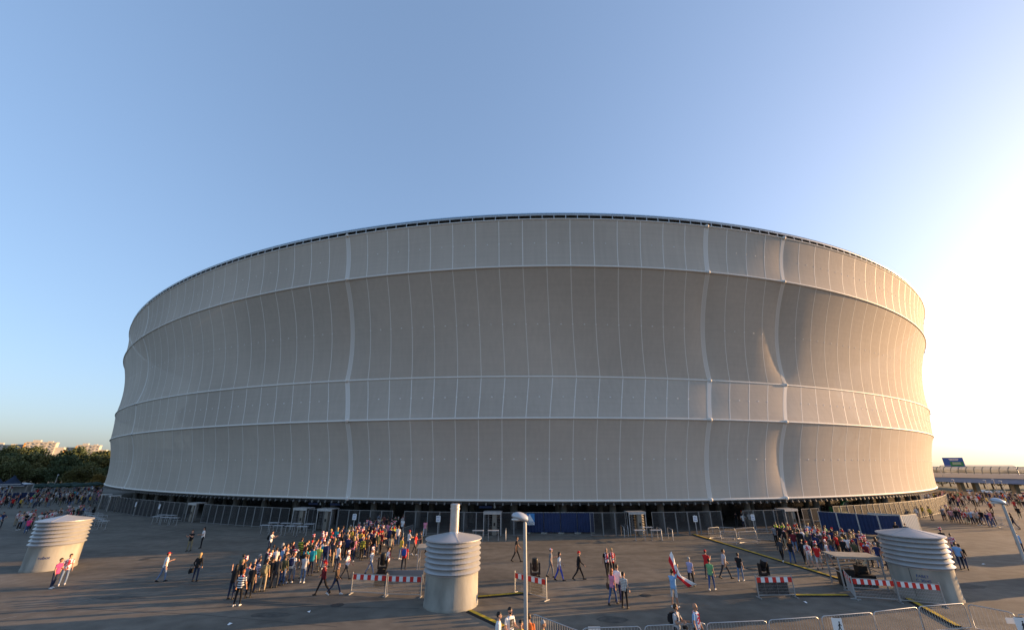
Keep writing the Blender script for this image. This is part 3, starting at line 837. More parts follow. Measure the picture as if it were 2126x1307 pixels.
a = MB(); a.box((0, 0, .35), (2.6, .06, .7)); x, y = at(836, 1210); o = a.build('low_screen', mat('grey_board', (.22, .23, .24), .7), None, (x, y + .3, 0)); tag(o, 'low grey screen board behind the left striped barriers', 'screen')
# cloth triangle
x, y = at(1765, 1196); a = MB(); a.add([(-.5, 0, .3), (.0, 0, .25), (.55, .1, 1.15), (-.5, .02, .3), (0, .02, .25), (.55, .12, 1.15)], [(0, 1, 2), (5, 4, 3), (0, 3, 4, 1), (1, 4, 5, 2), (2, 5, 3, 0)])
o = a.build('cloth_sheet', mat('sand_cloth', (.5, .42, .28), .9), None, (x + .4, y - .8, .1)); tag(o, 'sand coloured cloth sheet hung at the corner of the equipment stand', 'cloth')

# ------------------------------------------------------------------ cable ramps
def ramp(p, q, label):
    p, q = Vector((*p, 0)), Vector((*q, 0)); d = q - p; L = d.length
    root = tag(empty('cable_ramp', (p + q) / 2, math.atan2(d.y, d.x)), label, 'cable ramp', 'yellow and black cable ramps')
    a = MB(); w = .25; a.add([(-L / 2, -w, .0), (-L / 2, -.12, .06), (-L / 2, .12, .06), (-L / 2, w, 0), (L / 2, -w, .0), (L / 2, -.12, .06), (L / 2, .12, .06), (L / 2, w, 0)], [(0, 4, 5, 1), (1, 5, 6, 2), (2, 6, 7, 3), (0, 1, 2, 3), (7, 6, 5, 4)])
    a.build('ramp_body', RUBBER, root)
    a = MB(); n_ = max(1, int(L / .95))
    for i in range(n_): a.box((-L / 2 + L * (i + .5) / n_, 0, .068), (L / n_ - .03, .22, .014))
    a.build('lid', YELLOW, root)
for p, q, l in (((1440, 1109), (1757, 1206), 'long yellow and black cable ramp running from the fence to the equipment stand'), ((1885, 1243), (1990, 1301), 'yellow cable ramp passing behind the foreground barriers at the right'),
                ((975, 1241), (1088, 1231), 'short cable ramp between the central shaft and the striped barrier'), ((975, 1268), (1046, 1301), 'cable ramp running forward from the central shaft to the men'),
                ((1645, 1236), (1760, 1236), 'cable ramp lying between two striped barriers at the right')):
    ramp(at(*p), at(*q), l)

# ------------------------------------------------------------------ security tables and handrails by the fence
tab = None
def table(u, v, label, group, w=1.15):
    global tab
    x, y = at(u, v)
    if tab is None:
        tab = empty('search_table')
        a = MB(); a.box((0, 0, .96), (w, .5, .045)); a.build('tabletop', GREYTOP, tab)
        for sx in (-w / 2 + .06, w / 2 - .06):
            a = MB(); a.box((sx, 0, .475), (.05, .05, .92)); a.box((sx, 0, .03), (.05, .42, .04)); a.build('leg', STEEL, tab)
        o = tab
    else: o = copy_tree(tab)
    o.location = (x, y, 0); o.rotation_euler = (0, 0, random.uniform(-.1, .1) + math.atan2(x * .3, 50) * .3); tag(o, label, 'table', group)
for u, v in ((549, 1109), (574, 1110), (600, 1111), (625, 1112), (565, 1103), (591, 1104), (614, 1105), (640, 1106)): table(u, v, 'slim grey search table in the cluster left of the long queue', 'search tables left of the queue')
for u, v in ((992, 1122), (1024, 1122)): table(u, v, 'slim grey search table before the turnstile right of the central shaft', 'search tables right of the central shaft')
for u, v in ((1330, 1121), (1364, 1121), (1345, 1114)): table(u, v, 'slim grey search table right of the blue middle hoarding', 'search tables right of the blue hoarding')
for u, v in ((322, 1088), (340, 1090), (358, 1091), (333, 1084), (352, 1085)): table(u, v, 'slim grey search table in the shade near the left end of the fence', 'search tables at the left end')
for u, v in ((1678, 1096), (1702, 1098), (1722, 1099)): table(u, v, 'slim grey search table at the head of the right hand queue', 'search tables at the right queue')
for u, v in ((1050, 1123), (1398, 1121), (1375, 1120), (1305, 1112), (1297, 1115)):
    x, y = at(u, v); a = MB(); a.tube([(0, 0, 0), (0, 0, .95), (0, .05, 1.02), (0, .6, 1.05), (0, 1.3, 1.05), (0, 1.35, .95), (0, 1.35, 0)], .03, 8)
    tag(a.build('handrail', STEEL, None, (x, y, 0)), 'bent steel handrail standing before a turnstile', 'handrail', 'handrails before the turnstiles')
for u in range(8):
    x, y = atd(190 + u * 9, 95 - u * 3); o = copy_tree(tab); o.location = (x, y, 0); tag(o, 'search table in the shaded pen at the far left', 'table', 'search tables in the far left pen')

# ------------------------------------------------------------------ far right: elevated road
p1, p2 = Vector((143.5, 146.5, 0)), Vector((147.4, 124.6, 0)); dd = (p2 - p1).normalized()
A, B = p1 - dd * 170, p2 + dd * 90; L = (B - A).length
br = tag(empty('elevated_road', (A + B) / 2, math.atan2(dd.y, dd.x)), 'elevated road with blue girder and arched transparent noise screen at the right', 'bridge')
a = MB(); a.box((0, 3, 2.7), (L, 10, .5)); a.box((0, -3, 3.0), (L, .5, 1.4)); gd = a.build('girder', mat('girder_blue', (.12, .22, .5), .5), br)
a = MB(); a.box((0, 3, 3.9), (L, 12.6, .4)); a.box((0, -3.4, 4.3), (L, .25, 1.2)); a.box((0, 9.4, 4.3), (L, .25, 1.2)); a.build('deck', mat('parapet_grey', (.5, .52, .56), .7), br)
a = MB(); nn = int(L / 2)
for i in range(nn + 1):
    x = -L / 2 + 2 * i
    a.tube([(x, -3.4, 4.9), (x, -3.35, 5.7), (x, -3.0, 6.4), (x, -2.3, 6.9)], .1, 5)
for z, y in ((5.3, -3.4), (5.9, -3.3), (6.9, -2.3)): a.box((0, y, z), (L, .06, .06))
a.build('screen_ribs', mat('rib_grey', (.12, .14, .14), .5), br)
a = MB(); vs = []
for x in (-L / 2, L / 2): vs += [(x, -3.38, 4.9), (x, -3.33, 5.7), (x, -2.98, 6.4), (x, -2.28, 6.88)]
a.add(vs, [(0, 4, 5, 1), (1, 5, 6, 2), (2, 6, 7, 3)]); a.build('glass_screen', mat('screen_glass', (.62, .62, .56), .2, trans=.55), br)
x = -L / 2 + 8
while x < L / 2:
    for y in (0, 6):
        a = MB(); a.box((x, y, .25), (1.0, 1.6, 4.5)); a.build('pillar', CONC, br)
    x += 13
# road sign gantry
x, y = atd(1982, 196); s_ = tag(empty('road_sign', (x, y, 3.9), -math.atan2(x, y)), 'blue and green direction sign on a gantry above the elevated road', 'sign')
a = MB(); a.box((0, 0, 4.4), (4.6, .2, 2.7)); pn = a.build('panel', mat('sign_face_blue', (.03, .1, .4), .5), s_)
a = MB(); a.box((.6, -.12, 3.85), (2.9, .04, 1.3)); a.build('green_field', mat('sign_face_green', (.03, .2, .1), .5), pn)
a = MB(); [a.box((.2, -.12, 5.3 - i * .35), (2.2 - i * .3, .04, .14)) for i in range(2)]; [a.box((.6, -.15, 4.2 - i * .35), (1.9, .03, .12)) for i in range(2)]; a.build('lettering', PAPER, pn)
a = MB(); a.tube([(-3.6, 0, 0), (-3.6, 0, 3.0), (-3.2, 0, 3.3), (12, 0, 3.3), (12.5, 0, 3.0), (12.5, 0, 0)], .12, 8); a.build('gantry', STEEL, s_)
# cars parked under the road
def car(x, y, rz, col, label):
    r = tag(empty('parked_car', (x, y, -2), rz), label, 'car', 'cars parked under the elevated road')
    pr = [(-2.1, .35), (-2.1, .8), (-1.9, .95), (-1.1, 1.0), (-.5, 1.42), (.8, 1.45), (1.5, 1.0), (2.1, .9), (2.15, .35)]
    a = MB(); n_ = len(pr); vs = [(p, -.8, z) for p, z in pr] + [(p, .8, z) for p, z in pr]
    a.add(vs, [tuple(range(n_ - 1, -1, -1)), tuple(range(n_, 2 * n_))] + [(i, (i + 1) % n_, (i + 1) % n_ + n_, i + n_) for i in range(n_)]); a.build('body', mat('car_' + col[0], col[1], .3, .2), r)
    a = MB(); a.add([(-.95, -.81, 1.02), (1.3, -.81, 1.02), (.75, -.81, 1.36), (-.45, -.81, 1.36)], [(0, 1, 2, 3)]); a.add([(-.95, .81, 1.02), (1.3, .81, 1.02), (.75, .81, 1.36), (-.45, .81, 1.36)], [(3, 2, 1, 0)]); a.build('window', BLACKG, r)
    for sx in (-1.3, 1.35):
        for sy in (-.75, .75): a = MB(); a.tube([(sx, sy - .1, .32), (sx, sy + .1, .32)], .32, 12); a.build('wheel', RUBBER, r)
for i, (u, D, c) in enumerate(((1990, 215, ('dark blue', (.02, .03, .1))), (2018, 220, ('silver', (.5, .5, .5))), (2030, 212, ('white', (.7, .7, .7))), (2052, 216, ('grey', (.3, .3, .3))), (2085, 214, ('black', (.02, .02, .02))), (2105, 210, ('red', (.3, .02, .02))))):
    x, y = atd(u, D); car(x, y, .9, c, c[0] + ' car parked under the elevated road')
# parapet wall with banners at the plaza edge, right
a = MB(); e0, e1 = Vector((126, 75, 0)), Vector((113, 150, 0)); a.bar(e0 + Vector((-.3, 0, .45)), e1 + Vector((-.3, 0, .45)), .25, .9)
tag(a.build('parapet_wall', CONC), 'low concrete parapet wall along the far right edge of the plaza', 'wall')
for f, c, l in ((.22, (.6, .6, .45), 'pale green banner on the parapet wall at the far right'), (.06, (.6, .2, .2), 'red and white banner on the parapet wall at the far right edge'), (.38, (.7, .7, .68), 'white banner on the parapet wall left of the green one')):
    p = e0.lerp(e1, f); a = MB(); a.bar(p + Vector((-.55, -2.5, .5)), p + Vector((-.95, 0, .5)), .04, .9); tag(a.build('banner', mat('banner' + l[:5], c, .7, vary=.3, scale=1.2)), l, 'banner')

# ------------------------------------------------------------------ far left: tents, umbrellas, hoarding
NAVY = mat('tent_navy', (.02, .035, .07), .7)
def tent(u, D, label):
    x, y = atd(u, D); r = tag(empty('event_tent', (x, y, 0), -math.atan2(x, y)), label, 'tent', 'dark peaked tents at the far left')
    a = MB(); n_ = 8; vs = []; fs = []
    for i in range(n_ + 1):
        s = i / n_; h = 3.1 + 2.1 * s ** 1.9; w = 2.5 * (1 - s) + .05
        vs += [(-w, -w, h), (w, -w, h), (w, w, h), (-w, w, h)]
    for i in range(n_):
        for k in range(4): fs.append((i * 4 + k, i * 4 + (k + 1) % 4, i * 4 + 4 + (k + 1) % 4, i * 4 + 4 + k))
    a.add(vs, fs, 0, True); rf = a.build('canopy', NAVY, r)
    a = MB(); [a.box((0, -2.53, 3.35), (2.8, .03, .25))]; [a.box((sx, -2.52, 2.95), (1.6, .03, .16)) for sx in (-1.2, 1.2)]; a.build('valance_print', mat('faded_print', (.4, .42, .45), .8), rf)
    for sx in (-2.45, 2.45):
        for sy in (-2.45, 2.45): a = MB(); a.box((sx, sy, 1.55), (.08, .08, 3.1)); a.build('leg', STEEL, r)
tent(5, 150, 'left dark peaked tent cut by the picture edge'); tent(40, 150, 'dark peaked tent left of the distant ventilation shaft')
for i in range(6):
    x, y = atd(2 + i * 16, 140); x2, y2 = atd(17 + i * 16, 140)
    hoarding((x, y), (x2, y2), 1.9, BLUE, 'blue panel in the row under the dark tents at the far left', 'blue panels under the tents')
GRU = mat('umbrella_green', (.012, .04, .03), .8)
um = None
for i, u in enumerate((92, 103, 122, 140, 153, 168, 185, 200, 212)):
    x, y = atd(u, 158 + (i % 3) * 4)
    if um is None:
        um = empty('sunshade'); a = MB(); a.lathe([(1.9, 2.2), (1.9, 2.45), (1.0, 2.85), (0, 3.1)], 8, smooth=False); a.build('canopy', GRU, um); a = MB(); a.tube([(0, 0, 0), (0, 0, 3)], .04, 8); a.build('pole', STEEL, um); o = um
    else: o = copy_tree(um)
    o.location = (x, y, 0); tag(o, 'dark green sunshade above the distant crowd at the left', 'parasol', 'dark green sunshades at the far left')

# ------------------------------------------------------------------ apartment blocks
WALLL = mat('render_cream', (.46, .43, .37), .9, vary=.06, scale=.2); WALLO = mat('render_orange', (.5, .27, .08), .9)
WING = mat('flat_window', (.1, .12, .14), .25); BALC = mat('balcony_panel', (.45, .42, .38), .8)
def block(u, D, w, h, rz, label, floors=11, steps=True, wing=10):
    x, y = atd(u, D); r = tag(empty('apartment_block', (x, y, -2), -math.atan2(x, y) + rz), label, 'building', 'apartment blocks behind the trees')
    a = MB(); a.box((0, 6, h / 2), (w, 12, h)); wl = a.build('wall', WALLL, r)
    a = MB(); a.box((-w / 2 - wing / 2 - .01, 9, h / 2 - 1.5), (wing, 12, h - 3)); a.build('side_wing', mat('render_grey', (.3, .3, .3), .9), r)
    a = MB(); a.box((-w / 2 - .6, 2.6, h / 2 - .5), (1.4, 8, h - 1)); a.build('orange_panel', WALLO, r)
    if steps:
        a = MB(); a.box((w / 2 + 4.5, 8, h / 2 - 3), (9, 12, h - 6)); a.build('stepped_wing', WALLL, r)
        a = MB(); a.box((w / 2 + 9.5, 8.5, h / 2 - 5), (1, 11, h - 10)); a.build('orange_edge', WALLO, r)
    a = MB(); a.box((0, 6, h + .35), (w + .8, 12.6, .7)); a.box((-w / 5, 6, h + 2), (w / 4, 6, 2.6)); a.box((w / 4, 6, h + 1.4), (w / 6, 5, 1.4)); a.build('roof', WALLL, r)
    for f in range(floors):
        z = (f + .5) * h / floors
        nwin = int(w / 4)
        for i in range(nwin):
            xx = -w / 2 + (i + .5) * w / nwin
            if i % 2 == 0:
                a = MB(); a.box((xx, -.6, z - .6), (3.1, 1.2, 1.0)); a.build('balcony', BALC, r)
            a = MB(); a.box((xx, -.03, z + .3), (2.0 if i % 2 else 2.6, .1, 1.4)); a.build('window', WING, r)
block(68, 900, 30, 40, -.25, 'tall stepped apartment block with orange edge, middle of the skyline at the left')
block(170, 950, 26, 39, -.25, 'apartment block with orange edge just left of the stadium', floors=10, wing=12)
block(-8, 930, 30, 36, -.2, 'pale apartment block cut by the left picture edge', floors=10, steps=True)

# ------------------------------------------------------------------ trees
def tree_mesh(seed, h, w, n_=2600, lo=.25):
    rnd = random.Random(seed); cl = []
    for i in range(16):
        a_, q = rnd.uniform(0, 6.28), rnd.random() ** .5; zz = rnd.uniform(lo + .12, .92)
        rad = w / 2 * (math.sin(math.pi * min(.97, (zz - lo) / (1 - lo) * .8 + .18))) * q
        cl.append((rad * math.cos(a_), rad * math.sin(a_), zz * h, rnd.uniform(.16, .30) * w))
    rs = np.random.RandomState(seed); vs = []; fs = []
    for i in range(n_):
        c = cl[rs.randint(len(cl))]; d = rs.normal(size=3); d /= np.linalg.norm(d); rr_ = c[3] * rs.uniform(.55, 1.08)
        p = np.array(c[:3]) + d * rr_ * np.array([1, 1, .75]); s = rs.uniform(.22, .5)
        e1 = rs.normal(size=3); e1 /= np.linalg.norm(e1); e2 = np.cross(e1, rs.normal(size=3)); e2 /= np.linalg.norm(e2) + 1e-9
        o = len(vs); vs += [tuple(p - e1 * s - e2 * s * .6), tuple(p + e1 * s - e2 * s * .6), tuple(p + e1 * s * .8 + e2 * s * .7), tuple(p - e1 * s * .7 + e2 * s * .8)]; fs.append((o, o + 1, o + 2, o + 3))
    cm = MB(); cm.add(vs, fs)
    tm = MB(); tm.tube([(0, 0, 0), (.1, 0, h * .3), (0, .1, h * .55), (.1, 0, h * .8)], [w * .035, w * .027, w * .018, .05], 8)
    for c in cl[:7]: tm.tube([(0, 0, h * .32), (c[0] * .5, c[1] * .5, (h * .32 + c[2]) / 2 + .2), (c[0], c[1], c[2])], [w * .014, w * .01, .03], 6)
    return cm, tm
FOL = [mat('foliage_dark', (.055, .075, .03), .8, vary=.4, scale=.7), mat('foliage_mid', (.1, .11, .04), .8, vary=.4, scale=.7), mat('foliage_autumn', (.2, .13, .03), .8, vary=.35, scale=.7), mat('foliage_olive', (.11, .1, .03), .8, vary=.35, scale=.7)]
BARK = mat('bark', (.07, .055, .04), .9)
TM = {}
for s in range(5):
    for fi in range(4):
        if fi in (2,) and s not in (0, 3): continue
        cm, tm = tree_mesh(s, 16, 13); TM[(s, fi)] = (cm.mesh('crown', FOL[fi]), tm.mesh('trunk', BARK))
def tree(x, y, sc, s, fi, label, group, z=-2, wsc=1):
    r = tag(empty('broadleaf_tree', (x, y, z), random.uniform(0, 6)), label, 'tree', group); r.scale = (sc * wsc, sc * wsc, sc)
    for nm, me in zip(('crown', 'trunk'), TM[(s, fi)]):
        o = bpy.data.objects.new(nm, me); COL.objects.link(o); o.parent = r
kinds = {0: 'dark green tree in the dense belt behind the tents at the left', 1: 'mid green tree in the dense belt behind the tents at the left', 3: 'olive tree catching the evening sun in the left belt'}
i = 0
for row, (D, base) in enumerate(((330, 1.0), (285, .80), (240, .58))):
    u = -60
    while u < 250:
        x, y = atd(u + random.uniform(-6, 6), D + random.uniform(-12, 12)); fi = [0, 1, 1, 0, 3][(i * 7 + row) % 5]
        tree(x, y, base * random.uniform(.78, 1.14), i % 5, fi, kinds[fi], 'trees in the belt behind the tents'); u += 24; i += 1
x, y = atd(176, 205); tree(x, y, .52, 0, 3, 'lower yellow green tree standing in front of the left belt', 'yellowing trees near the stadium', wsc=1.3)
x, y = atd(213, 200); tree(x, y, .40, 3, 2, 'small orange autumn tree touching the left edge of the stadium', 'yellowing trees near the stadium')
x, y = atd(158, 215); tree(x, y, .42, 3, 3, 'round olive bush tree left of the yellow green one', 'yellowing trees near the stadium')
for j in range(16):
    x, y = atd(1925 + j * 17, 255 + (j * 37 % 40)); tree(x, y, .36 + .08 * ((j * 5) % 3) / 2, j % 5, [1, 3, 0, 3][j % 4], 'low bushy tree seen beneath the elevated road', 'low trees beyond the elevated road', wsc=1.6)
#PEOPLE
# ------------------------------------------------------------------ people
SKINM = [mat('skin_light', (.47, .27, .19), .55, spec=.35), mat('skin_tan', (.36, .2, .13), .55, spec=.35)]
CL = {}
def cl(name, c): CL[name] = mat('cloth_' + name.replace(' ', '_'), c, .9, vary=.08, scale=6); return CL[name]
for n_, c in {'black': (.012, .012, .014), 'charcoal': (.04, .042, .048), 'grey': (.19, .19, .2), 'light grey': (.42, .43, .45), 'white': (.68, .68, .68), 'red': (.5, .02, .02), 'maroon': (.14, .012, .02),
              'navy': (.015, .025, .09), 'blue': (.03, .09, .34), 'light blue': (.22, .38, .6), 'teal': (.02, .3, .36), 'green': (.16, .36, .16), 'lime': (.42, .5, .1), 'yellow': (.62, .42, .06), 'pink': (.62, .22, .32),
              'hot pink': (.7, .06, .2), 'beige': (.38, .31, .21), 'khaki': (.2, .18, .11), 'brown': (.09, .055, .035), 'olive': (.08, .085, .045), 'orange': (.6, .15, .04), 'hi-vis yellow': (.55, .75, .03), 'purple': (.12, .06, .2),
              'lilac': (.35, .33, .5), 'rust red': (.35, .07, .04)}.items(): cl(n_, c)
for n_, c in {'blue jeans': (.05, .09, .2), 'faded jeans': (.14, .2, .32), 'dark jeans': (.02, .03, .065), 'bright blue trousers': (.03, .07, .42)}.items(): cl(n_, c)
CL['striped'] = stripes_mat('cloth_striped', (.7, .7, .7), (.02, .02, .025), 9, 'Z')
CL['blue striped'] = stripes_mat('cloth_blue_striped', (.45, .5, .6), (.03, .05, .16), 10, 'Z')
CL['yellow striped'] = stripes_mat('cloth_yellow_striped', (.4, .42, .05), (.02, .02, .02), 8, 'Z')
CL['plaid'] = stripes_mat('cloth_plaid', (.62, .6, .55), (.16, .12, .12), 13, 'Z', .75, True)
CL['red patterned'] = blotch_mat('cloth_red_patterned', (.65, .6, .6), (.5, .05, .08), 16)
SCARF = blotch_mat('scarf_red_white', (.72, .7, .7), (.6, .03, .06), 15, .52)
HAIRM = {'black': mat('hair_black', (.012, .01, .009), .5), 'brown': mat('hair_brown', (.05, .028, .015), .5), 'blonde': mat('hair_blonde', (.42, .28, .12), .5), 'grey': mat('hair_grey', (.3, .29, .28), .6),
         'ginger': mat('hair_ginger', (.3, .09, .03), .5)}
SHOE = {'black': mat('shoe_black', (.015, .015, .015), .5), 'white': mat('shoe_white', (.6, .6, .6), .6), 'brown': mat('shoe_brown', (.1, .06, .03), .5)}
EYEM = mat('eye_dark', (.02, .015, .012), .3); LIPM = mat('lip', (.32, .11, .09), .5)

def body_prims(P):
    """capsules (a, b, ra, rb, region) and elliptic lofts for the pose P; faces -Y"""
    lean = R(P.get('lean', 3)); out = []; V = Vector
    hip_z = .93
    legs = []
    for s, (th, kn, spread) in zip((-1, 1), P['legs']):
        h = V((s * .092, 0, hip_z)); a = R(th); b = R(th - kn); sp_ = R(spread) * s
        k = h + V((math.sin(sp_) * .43, -math.sin(a) * .43, -math.cos(a) * .43 * math.cos(sp_)))
        an = k + V((math.sin(sp_) * .3 * .42, -math.sin(b) * .42, -math.cos(b) * .42))
        fp = R(P.get('toe', 0)) + (b if b < R(-15) else 0) * .8
        legs.append((h, k, an, fp))
    low = min(l[2].z + (-.0 if l[3] > -.1 else .16 * math.sin(l[3])) for l in legs) - .075
    dz = -low
    off = V((0, 0, dz))
    for h, k, an, fp in legs:
        h, k, an = h + off, k + off, an + off
        out.append((h, k, .088, .058, 'thigh')); out.append((k, k.lerp(an, .35), .055, .056, 'shin')); out.append((k.lerp(an, .35), an, .056, .038, 'shin'))
        heel = an + V((0, .035, -.045)); toe = an + V((0, -.16 * math.cos(fp), -.05 + .16 * math.sin(fp)))
        out.append((heel, toe, .038, .03, 'shoe')); out.append((an, heel, .042, .04, 'shoe')); out.append((an + V((0, -.01, 0)), toe.lerp(heel, .35), .04, .036, 'shoe'))
    pel = V((0, 0, hip_z)) + off
    up = V((0, -math.sin(lean), math.cos(lean)))
    f = P.get('fat', 1.0)
    tor = [(-.07, .158, .118), (.0, .168, .128), (.12, .152 * f, .115 * f), (.24, .158, .116 * f), (.36, .178, .12), (.45, .175, .105), (.51, .13, .08), (.55, .062, .058)]
    if P.get('fem'): tor = [(-.07, .155, .118), (.0, .165, .125), (.12, .132, .1), (.24, .135, .105), (.36, .15, .12), (.45, .152, .095), (.51, .11, .07), (.55, .052, .05)]
    sw = .175 if not P.get('fem') else .152
    neck = pel + up * .55; head = neck + V((0, -.02, .17)) + up * 0
    out.append((neck - up * .05, neck + up * .09, .055, .052, 'neck'))
    for s, (fw, ab, el, tw) in zip((-1, 1), P['arms']):
        sh = pel + up * .465 + V((s * sw, 0, 0)); a, b = R(fw), R(ab)
        d = V((s * math.sin(b), -math.sin(a) * math.cos(b), -math.cos(a) * math.cos(b)))
        e = sh + d * .28
        a2 = R(fw + el); b2 = R(ab - tw)
        d2 = V((s * math.sin(b2), -math.sin(a2) * math.cos(b2), -math.cos(a2) * math.cos(b2)))
        w = e + d2 * .25
        out.append((sh, sh.lerp(e, .6), .058, .05, 'sleeve')); out.append((sh.lerp(e, .6), e, .05, .04, 'uarm')); out.append((e, w, .042, .028, 'farm'))
        # hand: palm, four fingers of unequal length, thumb from the side of the palm
        side = V((1, 0, 0)).cross(d2).normalized() if abs(d2.x) < .9 else V((0, 1, 0))
        acr = side; nrm = d2.cross(acr).normalized()
        pa = w + d2 * .085
        for q in (-.022, 0, .022): out.append((w + acr * q * .6, pa + acr * q, .017, .016, 'hand'))
        for q, ln in zip((-.033, -.011, .011, .033), (.058, .072, .078, .068)):
            m_ = pa + acr * q + d2 * ln * .5; tp_ = m_ + (d2 * .8 + nrm * (-s) * .6).normalized() * ln * .5
            out.append((pa + acr * q, m_, .0095, .009, 'hand')); out.append((m_, tp_, .009, .008, 'hand'))
        th0 = w + d2 * .03 + acr * .03; th1 = th0 + (d2 * .7 + acr * .7).normalized() * .05
        out.append((th0, th1, .012, .010, 'hand')); out.append((th1, th1 + d2 * .025, .010, .009, 'hand'))
    return out, pel, up, tor, head

def capsule(mb, a, b, ra, rb, n=10):
    d = (b - a); L = d.length
    if L < 1e-4: return
    d.normalize(); e = d.orthogonal().normalized(); g = d.cross(e)
    rings = []
    for q in (-90, -60, -30, 0): rings.append((a + d * ra * math.sin(R(q)), ra * math.cos(R(q)) + 1e-4))
    for q in (0, 30, 60, 90): rings.append((b + d * rb * math.sin(R(q)), rb * math.cos(R(q)) + 1e-4))
    vs = [c + (e * math.cos(2 * math.pi * k / n) + g * math.sin(2 * math.pi * k / n)) * r for c, r in rings for k in range(n)]
    fs = [(i * n + k, i * n + (k + 1) % n, (i + 1) * n + (k + 1) % n, (i + 1) * n + k) for i in range(len(rings) - 1) for k in range(n)]
    fs += [tuple(range(n - 1, -1, -1)), tuple((len(rings) - 1) * n + k for k in range(n))]
    mb.add(vs, fs)

def head_prims(mb, h, tn):
    """head about centre h, turned by tn"""
    T = Matrix.Translation(h) @ Matrix.Rotation(tn, 4, 'Z'); k = len(mb.v)
    mb.ell((0, .012, .02), (.076, .095, .105), 16, 12); mb.ell((0, -.022, -.045), (.056, .062, .068), 14, 10)
    mb.ell((0, -.075, -.095), (.026, .022, .02), 8, 6)
    mb.ell((0, -.092, -.022), (.0135, .02, .026), 8, 6); mb.ell((0, -.098, -.036), (.017, .014, .012), 8, 6)
    for s in (-1, 1): mb.ell((s * .077, .012, -.012), (.011, .02, .031), 8, 6); mb.ell((s * .032, -.072, .012), (.022, .018, .012), 8, 6)
    mb.ell((0, -.082, -.066), (.024, .014, .010), 8, 6)
    for i in range(k, len(mb.v)): mb.v[i] = tuple(T @ Vector(mb.v[i]))

def make_body(name, P, voxel):
    prims, pel, up, tor, head = body_prims(P)
    mb = MB()
    for a, b, ra, rb, rg in prims: capsule(mb, a, b, ra, rb)
    n = 18; vs = []
    for z, rx, ry in tor:
        c = pel + up * z
        for k in range(n):
            an = 2 * math.pi * k / n; vs.append(c + Vector((rx * math.copysign(abs(math.cos(an)) ** .85, math.cos(an)), ry * math.copysign(abs(math.sin(an)) ** .85, math.sin(an)), 0)))
    fs = [(i * n + k, i * n + (k + 1) % n, (i + 1) * n + (k + 1) % n, (i + 1) * n + k) for i in range(len(tor) - 1) for k in range(n)]
    fs += [tuple(range(n - 1, -1, -1)), tuple((len(tor) - 1) * n + k for k in range(n))]
    mb.add(vs, fs)
    tn = R(P.get('turn', 0)); head_prims(mb, head, tn)
    me = mb.mesh(name + '_raw', SKINM[0]); o = bpy.data.objects.new('tmp', me); COL.objects.link(o)
    m = o.modifiers.new('r', 'REMESH'); m.mode = 'VOXEL'; m.voxel_size = voxel; m.use_smooth_shade = True
    sm = o.modifiers.new('s', 'SMOOTH'); sm.iterations = 2 if voxel > .012 else 3; sm.factor = .5
    dg = bpy.context.evaluated_depsgraph_get(); out = bpy.data.meshes.new_from_object(o.evaluated_get(dg)); bpy.data.objects.remove(o)
    out.name = name
    # regions -> material slots: 0 skin, 1 top, 2 bottom, 3 shoe
    nf = len(out.polygons); C = np.empty(nf * 3); out.polygons.foreach_get('center', C); C = C.reshape(-1, 3)
    best = np.full(nf, 1e9); reg = np.zeros(nf, int)
    code = {'thigh': 2, 'shin': 0 if P.get('shorts') else 2, 'shoe': 3, 'neck': 0, 'sleeve': 1, 'uarm': 1 if P.get('long') else 0, 'farm': 1 if P.get('long') else 0, 'hand': 0}
    for a, b, ra, rb, rg in prims:
        a, b = np.array(a), np.array(b); d = b - a; t = np.clip(((C - a) @ d) / (d @ d), 0, 1)
        q = np.linalg.norm(C - a - t[:, None] * d, axis=1) / (ra + (rb - ra) * t); w = q < best; best[w] = q[w]; reg[w] = code[rg]
    H = (C - np.array(pel)) @ np.array(up)
    for i in range(len(tor) - 1):
        z0, x0, y0 = tor[i]; z1, x1, y1 = tor[i + 1]; w = (H >= z0 - .02) & (H < z1); t = np.clip((H - z0) / (z1 - z0), 0, 1)
        cx = C - (np.array(pel) + H[:, None] * np.array(up)); q = np.sqrt((cx[:, 0] / (x0 + (x1 - x0) * t)) ** 2 + (cx[:, 1] / (y0 + (y1 - y0) * t)) ** 2)
        w &= q < best; best[w] = q[w]; reg[w] = 1 if z0 < .5 else 1
    dh = np.linalg.norm(C - np.array(head) - np.array([0, 0, 0]), axis=1); reg[dh < .13] = 0
    if P.get('shorts'):
        pass
    else:
        pass
    for m_ in range(4): 
        if len(out.materials) <= m_: out.materials.append(SKINM[0])
    out.polygons.foreach_set('material_index', reg.astype(np.int32)); out.update()
    return out, tuple(head), tn, (tuple(pel + up * .5), tuple(pel), lean_of(P))
def lean_of(P): return R(P.get('lean', 3))
AD = (5, 8, 12, 4)
